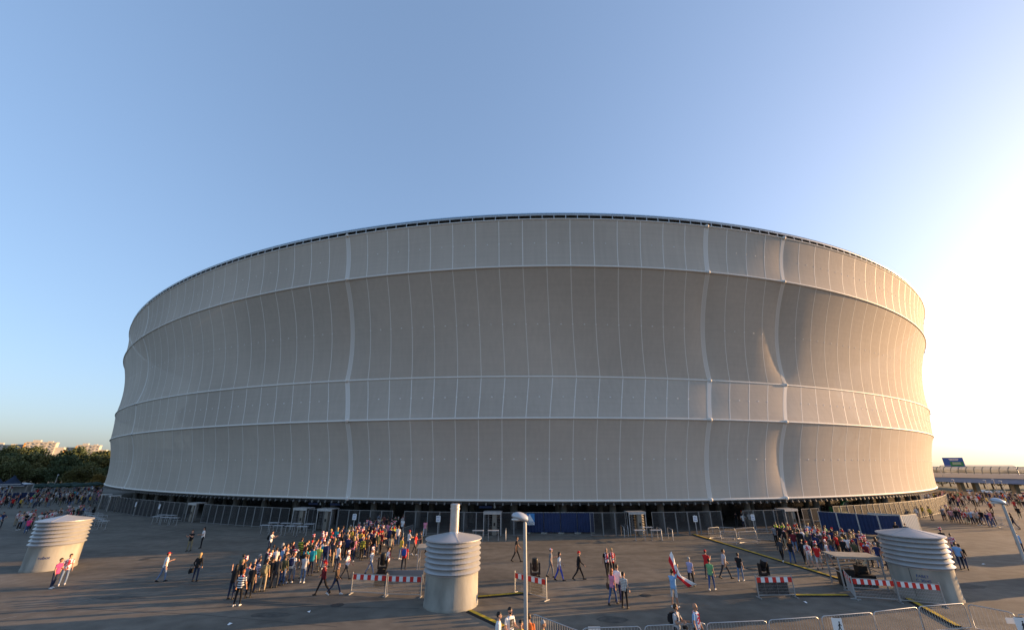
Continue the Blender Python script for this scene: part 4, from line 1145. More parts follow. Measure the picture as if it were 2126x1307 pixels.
POSE = {
    'stand': dict(legs=[(2, 2, 3), (-3, 3, 4)], arms=[(2, 9, 14, 4), (-2, 10, 10, 4)]),
    'stand2': dict(legs=[(-2, 2, 6), (5, 8, 2)], arms=[(18, 8, 75, 22), (20, 8, 80, 24)], turn=20, lean=2),
    'stand3': dict(legs=[(4, 6, 2), (-4, 2, 5)], arms=[(0, 6, 30, 0), (12, 14, 95, 20)], turn=-25, lean=1, long=1),
    'pockets': dict(legs=[(0, 1, 5), (3, 6, 4)], arms=[(-12, 22, 40, 28), (-12, 22, 40, 28)], turn=10, long=1),
    'hips': dict(legs=[(0, 1, 6), (2, 3, 6)], arms=[(-18, 40, 60, 80), (-18, 40, 60, 80)], turn=-10),
    'armup': dict(legs=[(0, 2, 4), (2, 4, 4)], arms=[(5, 8, 20, 4), (70, 40, 95, 30)], turn=15),
    'phone': dict(legs=[(3, 3, 4), (-3, 2, 4)], arms=[(35, 6, 85, 14), (40, 6, 80, 16)], lean=5),
    'walk': dict(legs=[(26, 8, 0), (-20, 12, 0)], arms=[(-18, 8, 18, 2), (20, 8, 25, 4)], lean=5),
    'walk2': dict(legs=[(-22, 20, 0), (24, 4, 0)], arms=[(20, 8, 30, 4), (-20, 8, 15, 2)], lean=4, long=1),
    'walk3': dict(legs=[(18, 14, 0), (-14, 10, 0)], arms=[(-8, 8, 25, 2), (25, 10, 85, 20)], lean=3),
    'fem': dict(legs=[(2, 2, 1), (-3, 6, 2)], arms=[(4, 10, 20, 6), (10, 10, 60, 14)], fem=1, turn=15),
    'femwalk': dict(legs=[(20, 6, 0), (-17, 12, 0)], arms=[(-14, 8, 20, 2), (16, 8, 30, 4)], fem=1, lean=3),
    'shorts': dict(legs=[(3, 3, 4), (-4, 3, 4)], arms=[(3, 10, 14, 4), (8, 10, 40, 10)], shorts=1),
    'shortswalk': dict(legs=[(22, 8, 0), (-18, 14, 0)], arms=[(-16, 8, 18, 2), (18, 8, 30, 4)], shorts=1, lean=4),
    'flag': dict(legs=[(3, 3, 3), (-6, 6, 3)], arms=[(152, 14, 12, 6), (70, 8, 20, 16)], shorts=1, turn=25, lean=0),
    'stocky': dict(legs=[(2, 2, 5), (-3, 3, 5)], arms=[(2, 14, 20, 6), (0, 14, 18, 6)], fat=1.22),
    'camera': dict(legs=[(2, 2, 4), (-3, 3, 4)], arms=[(20, 10, 85, 22), (28, 10, 70, 18)], lean=3, turn=45),
    'talk': dict(legs=[(2, 2, 4), (-3, 3, 4)], arms=[(5, 14, 55, 20), (10, 12, 75, 22)], lean=1, fat=1.1),
}
BODY = {}
HERO = ('flag', 'camera', 'talk', 'walk', 'femwalk', 'walk2', 'stand2')
for k_ in POSE: BODY[k_] = make_body('person_' + k_, POSE[k_], .0115 if k_ in HERO else .017)
FAR = {}
for k_ in ('stand', 'walk', 'stand3', 'fem', 'walk2', 'hips'): FAR[k_] = make_body('far_person_' + k_, POSE[k_], .036)

# headwear, hair and carried meshes, in the head's frame
def shell(keep, s=(1, 1, 1), off=(0, .012, .02), r=(.083, .102, .112)):
    mb = MB(); nu, nv = 18, 14; vs = []; idx = {}
    for i in range(nv + 1):
        th = math.pi * i / nv
        for k in range(nu):
            a = 2 * math.pi * k / nu; vs.append((off[0] + r[0] * s[0] * math.sin(th) * math.cos(a), off[1] + r[1] * s[1] * math.sin(th) * math.sin(a), off[2] - r[2] * s[2] * math.cos(th)))
    fs = []
    for i in range(nv):
        for k in range(nu):
            f = (i * nu + k, i * nu + (k + 1) % nu, (i + 1) * nu + (k + 1) % nu, (i + 1) * nu + k)
            c = sum((Vector(vs[q]) for q in f), Vector()) / 4
            if keep(c): fs.append(f)
    mb.add(vs, fs, 0, True); return mb
HM = {}
HM['short'] = lambda: shell(lambda c: c.z > .055 or (c.y > .03 and c.z > -.06) or (c.y > -.03 and c.z > .02)).mesh('hair', HAIRM['brown'])
def _long():
    mb = shell(lambda c: c.z > .055 or (c.y > .0 and c.z > -.09) or (c.y > -.04 and c.z > -.0), (1.08, 1.1, 1.04))
    mb.ell((0, .075, -.12), (.085, .045, .15), 14, 10); return mb.mesh('hair', HAIRM['brown'])
HM['long'] = _long
def _cap():
    mb = shell(lambda c: c.z > .035, (1.06, 1.05, 1.02)); mb.add([(-.065, -.07, .045), (.065, -.07, .045), (.05, -.165, .035), (-.05, -.165, .035), (-.065, -.07, .053), (.065, -.07, .053), (.05, -.165, .043), (-.05, -.165, .043)], [(0, 1, 2, 3), (7, 6, 5, 4), (0, 3, 7, 4), (1, 5, 6, 2), (2, 6, 7, 3)])
    return mb.mesh('cap', CL['red'])
HM['cap'] = _cap
HM['bandana'] = lambda: shell(lambda c: c.z > .03 or (c.y > .04 and c.z > -.03), (1.05, 1.05, 1.02)).mesh('bandana', CL['red'])
def _jester():
    mb = shell(lambda c: c.z > .03, (1.12, 1.1, 1.05))
    for s in (-1, 1): mb.tube([(s * .0, 0, .08), (s * .09, .0, .19), (s * .17, .01, .19), (s * .22, .01, .13)], [.06, .05, .035, .02], 8)
    mb.tube([(0, .02, .1), (0, .06, .22), (0, .1, .2)], [.06, .04, .02], 8); return mb.mesh('jester_hat', SCARF)
HM['jester'] = _jester
HM['tall'] = lambda: (lambda mb: (mb.lathe([(.14, .04), (.14, .05), (.09, .055), (.098, .13), (.108, .24), (.0, .245)], 18), mb.mesh('tall_hat', SCARF))[1])(MB())
def _mohawk():
    mb = shell(lambda c: c.z > .03, (1.03, 1.03, 1.02))
    for i in range(9):
        a = R(-50 + i * 25); d = Vector((0, -math.cos(a + R(90)) * 1, math.sin(a + R(90)))) ; c = Vector((0, .012, .03))
        p = c + Vector((0, -.1 * math.sin(a) * -1, .1 * math.cos(a))); q = c + Vector((0, .2 * math.sin(a), .2 * math.cos(a))); mb.tube([p, q], [.035, .005], 6)
    return mb.mesh('crest_wig', CL['red'])
HM['crest'] = _mohawk
HMc = {}
def hm(k):
    if k not in HMc: HMc[k] = HM[k]()
    return HMc[k]
def _scarf():
    mb = MB(); n_ = 20; pts = [(.098 * math.cos(2 * math.pi * k / n_), .085 * math.sin(2 * math.pi * k / n_), .0 - .03 * math.sin(2 * math.pi * k / n_ + math.pi)) for k in range(n_)]
    mb.tube([(x, y - .01, z) for x, y, z in pts], .034, 8, closed=True)
    for s in (-1, 1): mb.bar((s * .055, -.115, -.0), (s * .075, -.148, -.48), .11, .018)
    return mb.mesh('scarf', SCARF)
def _pack():
    mb = MB(); n_ = 12
    for z0, z1, w, d in ((-.42, -.36, .25, .12), (-.36, -.08, .29, .17), (-.08, .0, .22, .10)): mb.box((0, .13 + d / 2, (z0 + z1) / 2), (w, d, z1 - z0 - .001))
    mb.box((0, .31, -.26), (.22, .05, .16))
    for s in (-1, 1): mb.tube([(s * .09, .14, -.02), (s * .10, .02, .045), (s * .11, -.11, -.05), (s * .12, -.125, -.2), (s * .13, .02, -.33)], .018, 6)
    return mb.mesh('backpack', CL['black'])
SCM, PKM = _scarf(), _pack()
def _bag():
    mb = MB(); mb.box((0, 0, 0), (.1, .34, .26)); mb.tube([(0, -.14, .12), (0, -.06, .34), (0, .06, .34), (0, .14, .12)], .012, 6); return mb.mesh('bag', CL['black'])
BAGM = _bag()
def _face():
    mb = MB()
    for s in (-1, 1):
        mb.ell((s * .031, -.086, .006), (.013, .008, .006), 8, 6, 0); mb.box((s * .032, -.091, .028), (.034, .008, .007), mi=2)
    mb.box((0, -.0945, -.066), (.042, .008, .008), mi=1); return mb.mesh('face_features', [EYEM, LIPM, EYEM])
FACEM = _face()
def _beard(): return shell(lambda c: c.z < -.045 and c.y < .03, (1, 1, 1), (0, -.022, -.045), (.066, .072, .078)).mesh('beard', HAIRM['black'])
BEARD = _beard()

FACE = {'C': 0, 'A': 180, 'L': -90, 'R': 90, 'AR': 135, 'AL': -135, 'CR': 45, 'CL': -45}
NP = 0
def person(x, y, face, pose, top, bot, label, hair='short', hc='brown', hat=None, hatc=None, scarf=False, pack=None, shoe='black', s=None, group=None, far=False, beard=False, skin=None, z=0.0, face_on=True):
    """face: heading word or degrees (0 = towards the camera, 90 = to the right)"""
    global NP
    NP += 1; rnd = random.Random(NP * 31 + 5)
    src = FAR[pose] if far else BODY[pose]
    me, hd, tn, (nk, pl, ln) = src
    o = bpy.data.objects.new('person', me); COL.objects.link(o)
    ang = FACE[face] if isinstance(face, str) else face
    o.location = (x, y, z); o.rotation_euler = (0, 0, R(ang)); sc = s or rnd.uniform(.95, 1.05); o.scale = (sc * rnd.uniform(.97, 1.06), sc, sc)
    sk = skin or SKINM[rnd.random() < .35]
    for i, m in enumerate((sk, CL[top], CL[bot], SHOE[shoe])):
        o.material_slots[i].link = 'OBJECT'; o.material_slots[i].material = m
    tag(o, label, 'person', group)
    def child(nm, me2, m, loc, rz=0, rx=0):
        c = bpy.data.objects.new(nm, me2); COL.objects.link(c); c.parent = o; c.location = loc; c.rotation_euler = (rx, 0, rz)
        if m: c.material_slots[0].link = 'OBJECT'; c.material_slots[0].material = m
        return c
    if hat:
        me2 = hm(hat); child(me2.name.split('.')[0], me2, hatc if hatc else None, hd, tn)
    if hair and not (far and hat): child('hair', hm(hair), HAIRM[hc], hd, tn) if not (hat in ('cap', 'jester', 'tall', 'crest', 'bandana') and hair == 'short' and far) else None
    if beard: child('beard', BEARD, None, hd, tn)
    if not far and face_on: child('face_features', FACEM, None, hd, tn)
    if scarf: child('scarf', SCM, None, nk, 0, ln)
    if pack: child('backpack', PKM, CL[pack], nk, 0, ln)
    return o
def at_head(u, v, z=1.78): return at(u, v, z)
def bag(x, y, z, label, c='black', rz=0):
    b = bpy.data.objects.new('bag', BAGM); COL.objects.link(b); b.location = (x, y, z); b.rotation_euler = (0, 0, rz); b.material_slots[0].link = 'OBJECT'; b.material_slots[0].material = CL[c]
    tag(b, label, 'bag')
GP = at
def P_(u, v, *a, **k): x, y = at(u, v); return person(x, y, *a, **k)
# left part of the plaza
P_(334, 1207, 'AR', 'walk3', 'white', 'faded jeans', 'person in a white T-shirt and red cap walking alone across the left plaza', hat='cap', hatc=CL['red'], face_on=False)
P_(403, 1206, 'A', 'pockets', 'black', 'dark jeans', 'blonde person in a dark jacket walking away with a black bag, left plaza', hair='long', hc='blonde')
x, y = at(399, 1206); bag(x - .24, y - .02, .62, 'black bag hanging beside the blonde person in the dark jacket')
P_(391, 1143, 'C', 'phone', 'black', 'khaki', 'person in a black T-shirt and khaki trousers standing near the left fence')
P_(416, 1137, 'CL', 'stand2', 'white', 'black', 'person with long dark hair, white shirt and black trousers near the left fence', hair='long', hc='black')
P_(106, 1221, 'R', 'fem', 'hot pink', 'dark jeans', 'person in hot pink leaning against a companion beside the left shaft', shoe='white')
P_(127, 1214, 'CR', 'stand', 'red patterned', 'faded jeans', 'person in a red and white shirt beside the one in hot pink', shoe='white', scarf=True)
P_(188, 1080, 'L', 'stand3', 'black', 'black', 'person all in black with long hair behind the left shaft', hair='long', hc='black')
P_(178, 1074, 'A', 'stand', 'grey', 'dark jeans', 'person in grey next to the one all in black behind the left shaft')
P_(52, 1107, 'CR', 'walk', 'hot pink', 'blue jeans', 'person in a pink top with arms bent, walking left of the left shaft')
# tail of the queue
P_(491, 1257, 'A', 'stocky', 'striped', 'black', 'person in a black and white striped shirt at the tail of the long queue', hc='ginger', shoe='white', scarf=True)
P_(477, 1243, 'A', 'armup', 'black', 'dark jeans', 'dark haired person shading the eyes with a raised arm at the queue tail', hair='long', hc='black')
P_(514, 1240, 'A', 'stand', 'black', 'black', 'person all in black in front of the striped shirt at the queue tail', hc='black')
P_(526, 1228, 'AR', 'stand2', 'blue striped', 'dark jeans', 'person in a blue striped top near the queue tail')
P_(543, 1227, 'A', 'stand', 'khaki', 'beige', 'person with a khaki rucksack and beige trousers near the queue tail', pack='khaki', hc='black')
P_(556, 1220, 'A', 'stand3', 'black', 'charcoal', 'tall person in a black jacket left of the grey sweater in the queue', hc='brown')
P_(569, 1219, 'A', 'stand3', 'charcoal', 'charcoal', 'person in a dark grey sweater and charcoal trousers in the queue', hc='brown')
P_(583, 1214, 'A', 'pockets', 'olive', 'blue jeans', 'person in an olive shirt and blue jeans in the queue')
P_(600, 1209, 'A', 'shorts', 'white', 'grey', 'person in grey shorts with a navy rucksack and white trainers in the queue', pack='navy', shoe='white')
P_(626, 1209, 'A', 'stand2', 'light grey', 'faded jeans', 'person in a light grey T-shirt and faded jeans at the near side of the queue', shoe='white')
P_(643, 1194, 'A', 'stand', 'teal', 'dark jeans', 'person in a teal T-shirt beside the lime one in the queue')
P_(656, 1187, 'A', 'stand', 'lime', 'beige', 'person in a lime T-shirt and beige trousers in the queue')
P_(667, 1178, 'A', 'stand2', 'teal', 'faded jeans', 'person in teal and faded jeans ahead of the lime T-shirt')
P_(557, 1146, 'R', 'phone', 'white', 'dark jeans', 'person in white with a black shoulder pack alone behind the queue', pack='black', hc='black')
P_(667, 1234, 'L', 'walk2', 'maroon', 'black', 'person in maroon with a red spiked crest walking left of the striped barrier', hat='crest', hair=None, hatc=CL['red'])
P_(694, 1234, 'R', 'walk2', 'brown', 'dark jeans', 'person in a brown jacket striding towards the striped barrier', hc='ginger', shoe='white')
P_(716, 1202, 'R', 'walk', 'white', 'charcoal', 'person in white with a red and white horned hat walking behind the striped barrier', hat='jester', scarf=True)
P_(697, 1186, 'AR', 'stand', 'white', 'dark jeans', "person in white with a tall striped hat at the queue's near side", hat='tall')
P_(767, 1193, 'R', 'walk', 'white', 'faded jeans', 'person in white T-shirt and red and white hat walking left of the black spotlight', hat='jester')
P_(801, 1194, 'R', 'fem', 'white', 'black', 'dark haired person in white just behind the left black spotlight', hair='long', hc='black', scarf=True)
P_(837, 1186, 'A', 'stand', 'red', 'charcoal', 'person in a red jacket with a blue rucksack behind the striped barrier', pack='blue', hc='brown')
P_(831, 1160, 'AR', 'stand', 'yellow', 'faded jeans', 'person in a yellow T-shirt left of the central shaft', shoe='white')
P_(824, 1132, 'A', 'stand', 'white', 'blue jeans', 'person in a white T-shirt beside the steward in hi-vis at the gate')
P_(815, 1131, 'A', 'stand', 'hi-vis yellow', 'dark jeans', 'steward in a hi-vis yellow vest standing with back turned at the gate')
P_(847, 1143, 'AR', 'stand2', 'white', 'blue jeans', 'person in a red cap with a scarf left of the central shaft', hat='cap', scarf=True)
P_(860, 1152, 'R', 'walk3', 'red', 'charcoal', 'person in a red T-shirt bending forward left of the central shaft', shoe='white')
P_(873, 1147, 'L', 'walk2', 'charcoal', 'charcoal', 'person in charcoal walking beside the red T-shirt at the central shaft')
P_(881, 1115, 'A', 'femwalk', 'pink', 'light grey', 'long haired person in a pink jacket going to the gate left of the steel flue', hair='long', hc='black')
P_(808, 1156, 'A', 'fem', 'beige', 'black', 'long haired person in a beige top at the front of the queue', hair='long', hc='brown')
# middle
P_(1072, 1166, 'R', 'walk', 'black', 'black', 'person all in black striding left of the foreground lamp post')
P_(1144, 1198, 'R', 'walk3', 'grey', 'grey', 'person in a grey T-shirt and red and white cap walking right of the lamp post', hat='cap', hatc=SCARF)
P_(1162, 1205, 'R', 'femwalk', 'white', 'bright blue trousers', 'dark haired person in bright blue trousers walking in the middle', hair='long', hc='black')
P_(1203, 1203, 'R', 'walk2', 'black', 'black', 'person in black with a red bandana striding with a drink in the middle', hat='bandana', hatc=CL['red'])
P_(1262, 1198, 'C', 'walk', 'black', 'black', 'bald person in a black T-shirt walking with a blonde companion', hair=None, scarf=True)
P_(1273, 1196, 'C', 'fem', 'red', 'black', 'blonde person in a red scarf beside the bald one in black', hair='short', hc='blonde', scarf=True)
P_(1285, 1248, 'AR', 'stand', 'white', 'navy', 'tall person in a white shirt behind the pink top and red beret', s=1.05)
P_(1274, 1255, 'AR', 'femwalk', 'pink', 'blue jeans', 'person in pink and red beret carrying a shoulder bag', hat='bandana', hair='long', hc='ginger')
x, y = at(1268, 1252); bag(x - .1, y, .85, 'dark shoulder bag at the hip of the person in the red beret', 'brown')
P_(1299, 1262, 'AR', 'stand3', 'plaid', 'black', 'person in a white plaid shirt and black trousers in the middle foreground', hc='black')
P_(1403, 1260, 'AR', 'flag', 'light blue', 'light grey', 'person in pale blue holding up the red and white flag', shoe='white', hc='brown')
P_(1437, 1218, 'AR', 'walk3', 'lilac', 'black', 'person in a white shirt and black trousers right of the flag', hc='grey')
P_(1471, 1200, 'AR', 'phone', 'red', 'charcoal', 'person in a red jacket and cap behind the one in green', hat='cap')
P_(1480, 1225, 'AR', 'walk3', 'green', 'blue jeans', 'person in a green T-shirt walking with white shoes', shoe='white', hc='black')
P_(1508, 1201, 'R', 'walk', 'light grey', 'charcoal', 'person in a blue grey shirt walking right of the green T-shirt', hc='brown')
P_(1540, 1206, 'AR', 'walk3', 'black', 'faded jeans', 'person in a black blazer and faded jeans left of the right spotlight', shoe='white', hc='black')
# foreground heads at the bottom edge
def F_(u, v, *a, **k):
    x, y = at(u, v, 1.79 * k.get('s', 1)); return person(x, y, *a, **k)
F_(1034, 1267, 'R', 'stand', 'white', 'dark jeans', 'dark haired person in a white T-shirt left of the bearded one', hc='black', s=1.0)
pb = F_(1058, 1257, 'CR', 'talk', 'white', 'dark jeans', 'bearded person in a white printed T-shirt left of the foreground lamp post', hc='black', beard=True, s=1.03)
a = MB(); a.box((0, -.139, 1.25), (.2, .006, .28), mi=0); a.box((0, -.144, 1.25), (.17, .006, .24), mi=1); a.ell((0, -.147, 1.29), (.045, .004, .06), 10, 6, 0); a.box((0, -.147, 1.19), (.1, .006, .07), mi=0)
a.build('shirt_print', [CL['grey'], CL['black']], pb)
F_(1081, 1283, 'C', 'stand', 'yellow', 'black', 'dark haired person in a yellow jacket touching the foreground lamp post', hc='black', s=1.0)
F_(1098, 1271, 'A', 'stand', 'orange', 'black', 'person in an orange red jacket half hidden behind the lamp post', hair='short', hc='brown', s=1.0)
F_(1125, 1284, 'R', 'stand', 'yellow', 'black', 'grey haired person in a yellow jacket right of the lamp post', hc='grey', s=1.0)
F_(1399, 1250, 'CR', 'camera', 'light grey', 'charcoal', 'photographer with a black backpack and camera behind the foreground barrier', hc='brown', pack='black', s=1.0)
x, y = at(1399, 1250, 1.79); a = MB(); a.box((0, 0, 0), (.15, .08, .1)); a.tube([(0, -.04, 0), (0, -.14, 0)], [.045, .05], 14); o = a.build('camera_body', BLACK, None, (x + .22, y - .32, 1.02), R(20)); tag(o, 'black camera held by the photographer with the backpack', 'camera'); o.name = 'photo_camera'
F_(1439, 1249, 'CR', 'stocky', 'light blue', 'charcoal', 'bald person with a long red and white scarf behind the foreground barrier', hair=None, scarf=True, s=1.02)
# flag
x, y = at(1403, 1260); a = MB(); n1, n2 = 14, 8; vs = []; fs = []
pw = [Vector((x - .12, y - .1, 2.28)), Vector((x + .08, y - .15, 2.72)), Vector((x + .5, y - .1, 1.5)), Vector((x + 1.35, y + .1, .95))]
for i in range(n1 + 1):
    t_ = i / n1; q0 = pw[0].lerp(Vector((x + .12, y - .1, 1.55)), min(1, t_ * 1.6)) if t_ < .625 else Vector((x + .12, y - .1, 1.55)).lerp(Vector((x + .85, y, .92)), (t_ - .625) / .375)
    q1 = pw[1].lerp(Vector((x + .42, y - .1, 1.55)), min(1, t_ * 1.6)) if t_ < .625 else Vector((x + .42, y - .1, 1.55)).lerp(Vector((x + 1.3, y, 1.1)), (t_ - .625) / .375)
    for j in range(n2 + 1):
        s_ = j / n2; p = q0.lerp(q1, s_); p.y += .07 * math.sin(t_ * 14 + s_ * 3); vs.append(p)
for i in range(n1):
    for j in range(n2): fs.append((i * (n2 + 1) + j, (i + 1) * (n2 + 1) + j, (i + 1) * (n2 + 1) + j + 1, i * (n2 + 1) + j + 1))
a.add(vs, fs, 0, True); a.m = [0 if (k % n2) >= n2 * .42 else 1 for k in range(len(fs))]
o = a.build('flag', [mat('flag_white', (.8, .78, .78), .8), mat('flag_red', (.7, .02, .03), .8)]); sm_ = o.modifiers.new('t', 'SOLIDIFY'); sm_.thickness = .004
tag(o, 'white and red flag waved by the person in pale blue', 'flag')
# right part
P_(1627, 1166, 'AR', 'walk2', 'charcoal', 'black', 'person in a charcoal jacket striding over the cable ramp, leftmost of the pair', shoe='white')
P_(1648, 1170, 'AR', 'femwalk', 'black', 'blue jeans', 'ginger haired person in a black coat and blue jeans crossing the cable ramp', hair='long', hc='ginger')
P_(1673, 1170, 'AR', 'walk2', 'black', 'black', 'person in black left of the three scarf wearers', hc='brown')
P_(1685, 1176, 'CL', 'shorts', 'white', 'light grey', 'scarf wearer in white with a red cap, left of the three', hat='cap', scarf=True)
P_(1704, 1182, 'AR', 'shortswalk', 'red', 'light grey', 'fan in a red shirt, white shorts and striped hat stepping over the cable ramp', hat='tall', scarf=True)
P_(1723, 1172, 'CR', 'shortswalk', 'white', 'grey', 'scarf wearer in white shirt and grey shorts, right of the three', hat='jester', scarf=True)
for (u, v, pose, top, lab, kw) in ((1951, 1098, 'stand', 'black', 'person in a tall red and white hat behind the right shaft', dict(hat='tall')), (1970, 1104, 'stand', 'red patterned', 'person in a patterned shirt right of the tall hat at the right shaft', {}),
                                   (1962, 1128, 'walk', 'blue', 'person in a blue shirt emerging behind the right shaft', {}), (1988, 1126, 'walk2', 'black', 'person in a black cap and black shirt right of the right shaft', dict(hat='cap', hatc=CL['black'])),
                                   (1981, 1126, 'walk', 'light blue', 'person in blue half hidden by the black shirt at the right shaft', {}), (1856, 1081, 'stand', 'black', 'person in black whose head shows above the right shaft, left one', {}),
                                   (1877, 1084, 'stand', 'charcoal', 'person whose head shows above the right shaft, right one', {})):
    x, y = at(u, v, 1.76); person(x, y, 'AR', pose, top, 'dark jeans', lab, **kw)
P_(1907, 1077, 'L', 'walk2', 'white', 'blue jeans', 'person in white walking at the end of the pale corrugated panel')
P_(1920, 1074, 'R', 'stand3', 'yellow', 'grey', 'steward in yellow, left of the pair beside the sunlit fence')
P_(1936, 1079, 'C', 'pockets', 'yellow', 'dark jeans', 'steward in yellow, right of the pair beside the sunlit fence', hair='long')
P_(2110, 1098, 'AL', 'femwalk', 'black', 'dark jeans', 'person in black with a bag walking near the right picture edge', hair='long', hc='brown')
P_(2126, 1150, 'A', 'stand', 'light blue', 'dark jeans', 'person in light blue cut by the right picture edge')

# crowds -------------------------------------------------------------
TOPS = ['black', 'charcoal', 'white', 'red', 'navy', 'grey', 'blue', 'light blue', 'maroon', 'beige', 'olive', 'brown', 'light grey', 'red patterned', 'plaid', 'yellow', 'rust red', 'purple', 'teal', 'pink', 'blue striped', 'yellow striped', 'orange', 'green']
TW = [26, 18, 12, 7, 13, 8, 3, 3, 6, 3, 6, 7, 4, 4, 2, 2, 3, 2, 1, 1.5, 2, .7, 1, 1]
BOTS = ['blue jeans', 'dark jeans', 'faded jeans', 'black', 'charcoal', 'dark jeans', 'black', 'beige', 'khaki']
HATS = [(None, ''), (None, ''), (None, ''), (None, ''), (None, ''), (None, ''), (None, ''), (None, ''), (None, ''), (None, ''), (None, ''), ('cap', 'red cap'), ('jester', 'horned striped hat'), ('tall', 'tall striped hat'), ('bandana', 'red bandana')]
def inside(p, poly):
    x, y = p; c = False; n_ = len(poly)
    for i in range(n_):
        (x1, y1), (x2, y2) = poly[i], poly[(i + 1) % n_]
        if (y1 > y) != (y2 > y) and x < (x2 - x1) * (y - y1) / (y2 - y1) + x1: c = not c
    return c
PLACED = [tuple(o.location[:2]) for o in COL.objects if o.get('category') == 'person']
def scatter(poly, n, dmin, seed):
    rnd = random.Random(seed); xs = [p[0] for p in poly]; ys_ = [p[1] for p in poly]; out = []; tries = 0
    while len(out) < n and tries < 30000:
        tries += 1; p = (rnd.uniform(min(xs), max(xs)), rnd.uniform(min(ys_), max(ys_)))
        if inside(p, poly) and all((p[0] - q[0]) ** 2 + (p[1] - q[1]) ** 2 > dmin ** 2 for q in out) and all((p[0] - q[0]) ** 2 + (p[1] - q[1]) ** 2 > (dmin * .9) ** 2 for q in PLACED):
            out.append(p)
    PLACED.extend(out); return out
USED = set()
def crowd(pts, where, group, base, seed, far=False, poses=('stand', 'stand2', 'stand3', 'pockets', 'hips', 'fem', 'stocky', 'stand', 'phone', 'shorts'), jitter=40):
    rnd = random.Random(seed)
    for x, y in pts:
        for _ in range(60):
            top = rnd.choices(TOPS, TW)[0]; bot = rnd.choice(BOTS); hat = rnd.choice(HATS); hc = rnd.choice(['black', 'brown', 'brown', 'blonde', 'grey'])
            fem = rnd.random() < .22; sc = rnd.random() < .22
            key = (where, top, bot, hat[1], hc if not hat[0] else '', sc, fem)
            if key not in USED: break
        USED.add(key)
        pose = rnd.choice(poses) if not far else rnd.choice(('stand', 'walk', 'stand3', 'walk2', 'hips'))
        if fem: pose = 'fem'
        lab = f"{'long haired person' if fem else 'person'} in {top} and {bot}" + (f", {hat[1]}" if hat[0] else f", {hc} hair") + (', scarf' if sc else '') + ', ' + where
        person(x, y, base + rnd.uniform(-jitter, jitter), pose, top, bot, lab, hair='long' if fem else 'short', hc=hc, hat=hat[0], hatc=CL['red'] if hat[0] in ('cap', 'bandana') else None, scarf=sc,
               pack=rnd.choice(['black', 'navy', 'olive']) if (not far and rnd.random() < .1) else None, shoe=rnd.choice(['black', 'white', 'brown', 'black']), group=group, far=far, face_on=not far)
Q1 = [at(482, 1238), at(520, 1234), at(560, 1218), at(625, 1200), at(690, 1176), at(760, 1160), at(815, 1142), at(820, 1120), at(775, 1112), (at(700, 1095, 1.75)), (at(640, 1112, 1.75)), (at(565, 1130, 1.75)), at(520, 1162, 1.75), at(490, 1205)]
crowd(scatter(Q1, 118, .56, 3), 'long queue', 'people in the long queue at the left gate', 165, 11)
G1 = [at(760, 1112), at(845, 1112), at(835, 1098), at(765, 1098)]
crowd(scatter(G1, 14, .55, 4), 'left gate', 'people passing the left gate', 180, 12)
Q2 = [at(1606, 1130), at(1650, 1146), at(1740, 1160), at(1850, 1186), at(1842, 1150), at(1830, 1118, 1.75), at(1775, 1098, 1.75), at(1700, 1086, 1.75), at(1608, 1084, 1.75)]
crowd(scatter(Q2, 74, .58, 5), 'right queue', 'people in the right hand queue', 170, 13)
P_(1617, 1123, 'A', 'stand', 'hi-vis yellow', 'black', 'steward in hi-vis yellow at the left end of the right queue')
P_(1632, 1122, 'A', 'stand', 'hi-vis yellow', 'black', 'second steward in hi-vis yellow, further into the right queue', hair=None)
G2 = [at(1520, 1098), at(1565, 1098), at(1560, 1090), at(1525, 1090)]
crowd(scatter(G2, 5, .6, 6), 'right gate', 'people inside the right gate', 180, 14)
Q3 = [at(1962, 1082), at(2070, 1096), at(2072, 1088), at(1964, 1074)]
crowd(scatter(Q3, 26, .55, 7), 'far right row', 'people standing in a row at the far right', -60, 15)
Q4 = [at(-20, 1108), at(62, 1102), at(168, 1084), at(165, 1074), at(60, 1088), at(-20, 1094)]
crowd(scatter(Q4, 38, .62, 8), 'row behind left shaft', 'people in the row behind the left shaft', 60, 16)
Q5 = [at(1925, 1050), at(2130, 1068), at(2130, 1082), at(2060, 1066), at(1950, 1062)]
nleft = 298 - sum(1 for o in COL.objects if o.get('category') == 'person')
nr = max(6, int(nleft * .45)); nl = max(6, nleft - nr)
crowd(scatter(Q5, nr, .8, 9), 'far right plaza', 'people strolling at the far right', 60, 17, far=True, jitter=90)
Q6 = [at(-20, 1066), at(60, 1062), at(150, 1054), at(175, 1048), at(100, 1040), at(-20, 1046)]
crowd(scatter(Q6, nl, .9, 10), 'far left plaza', 'people strolling at the far left', 40, 18, far=True, jitter=90)
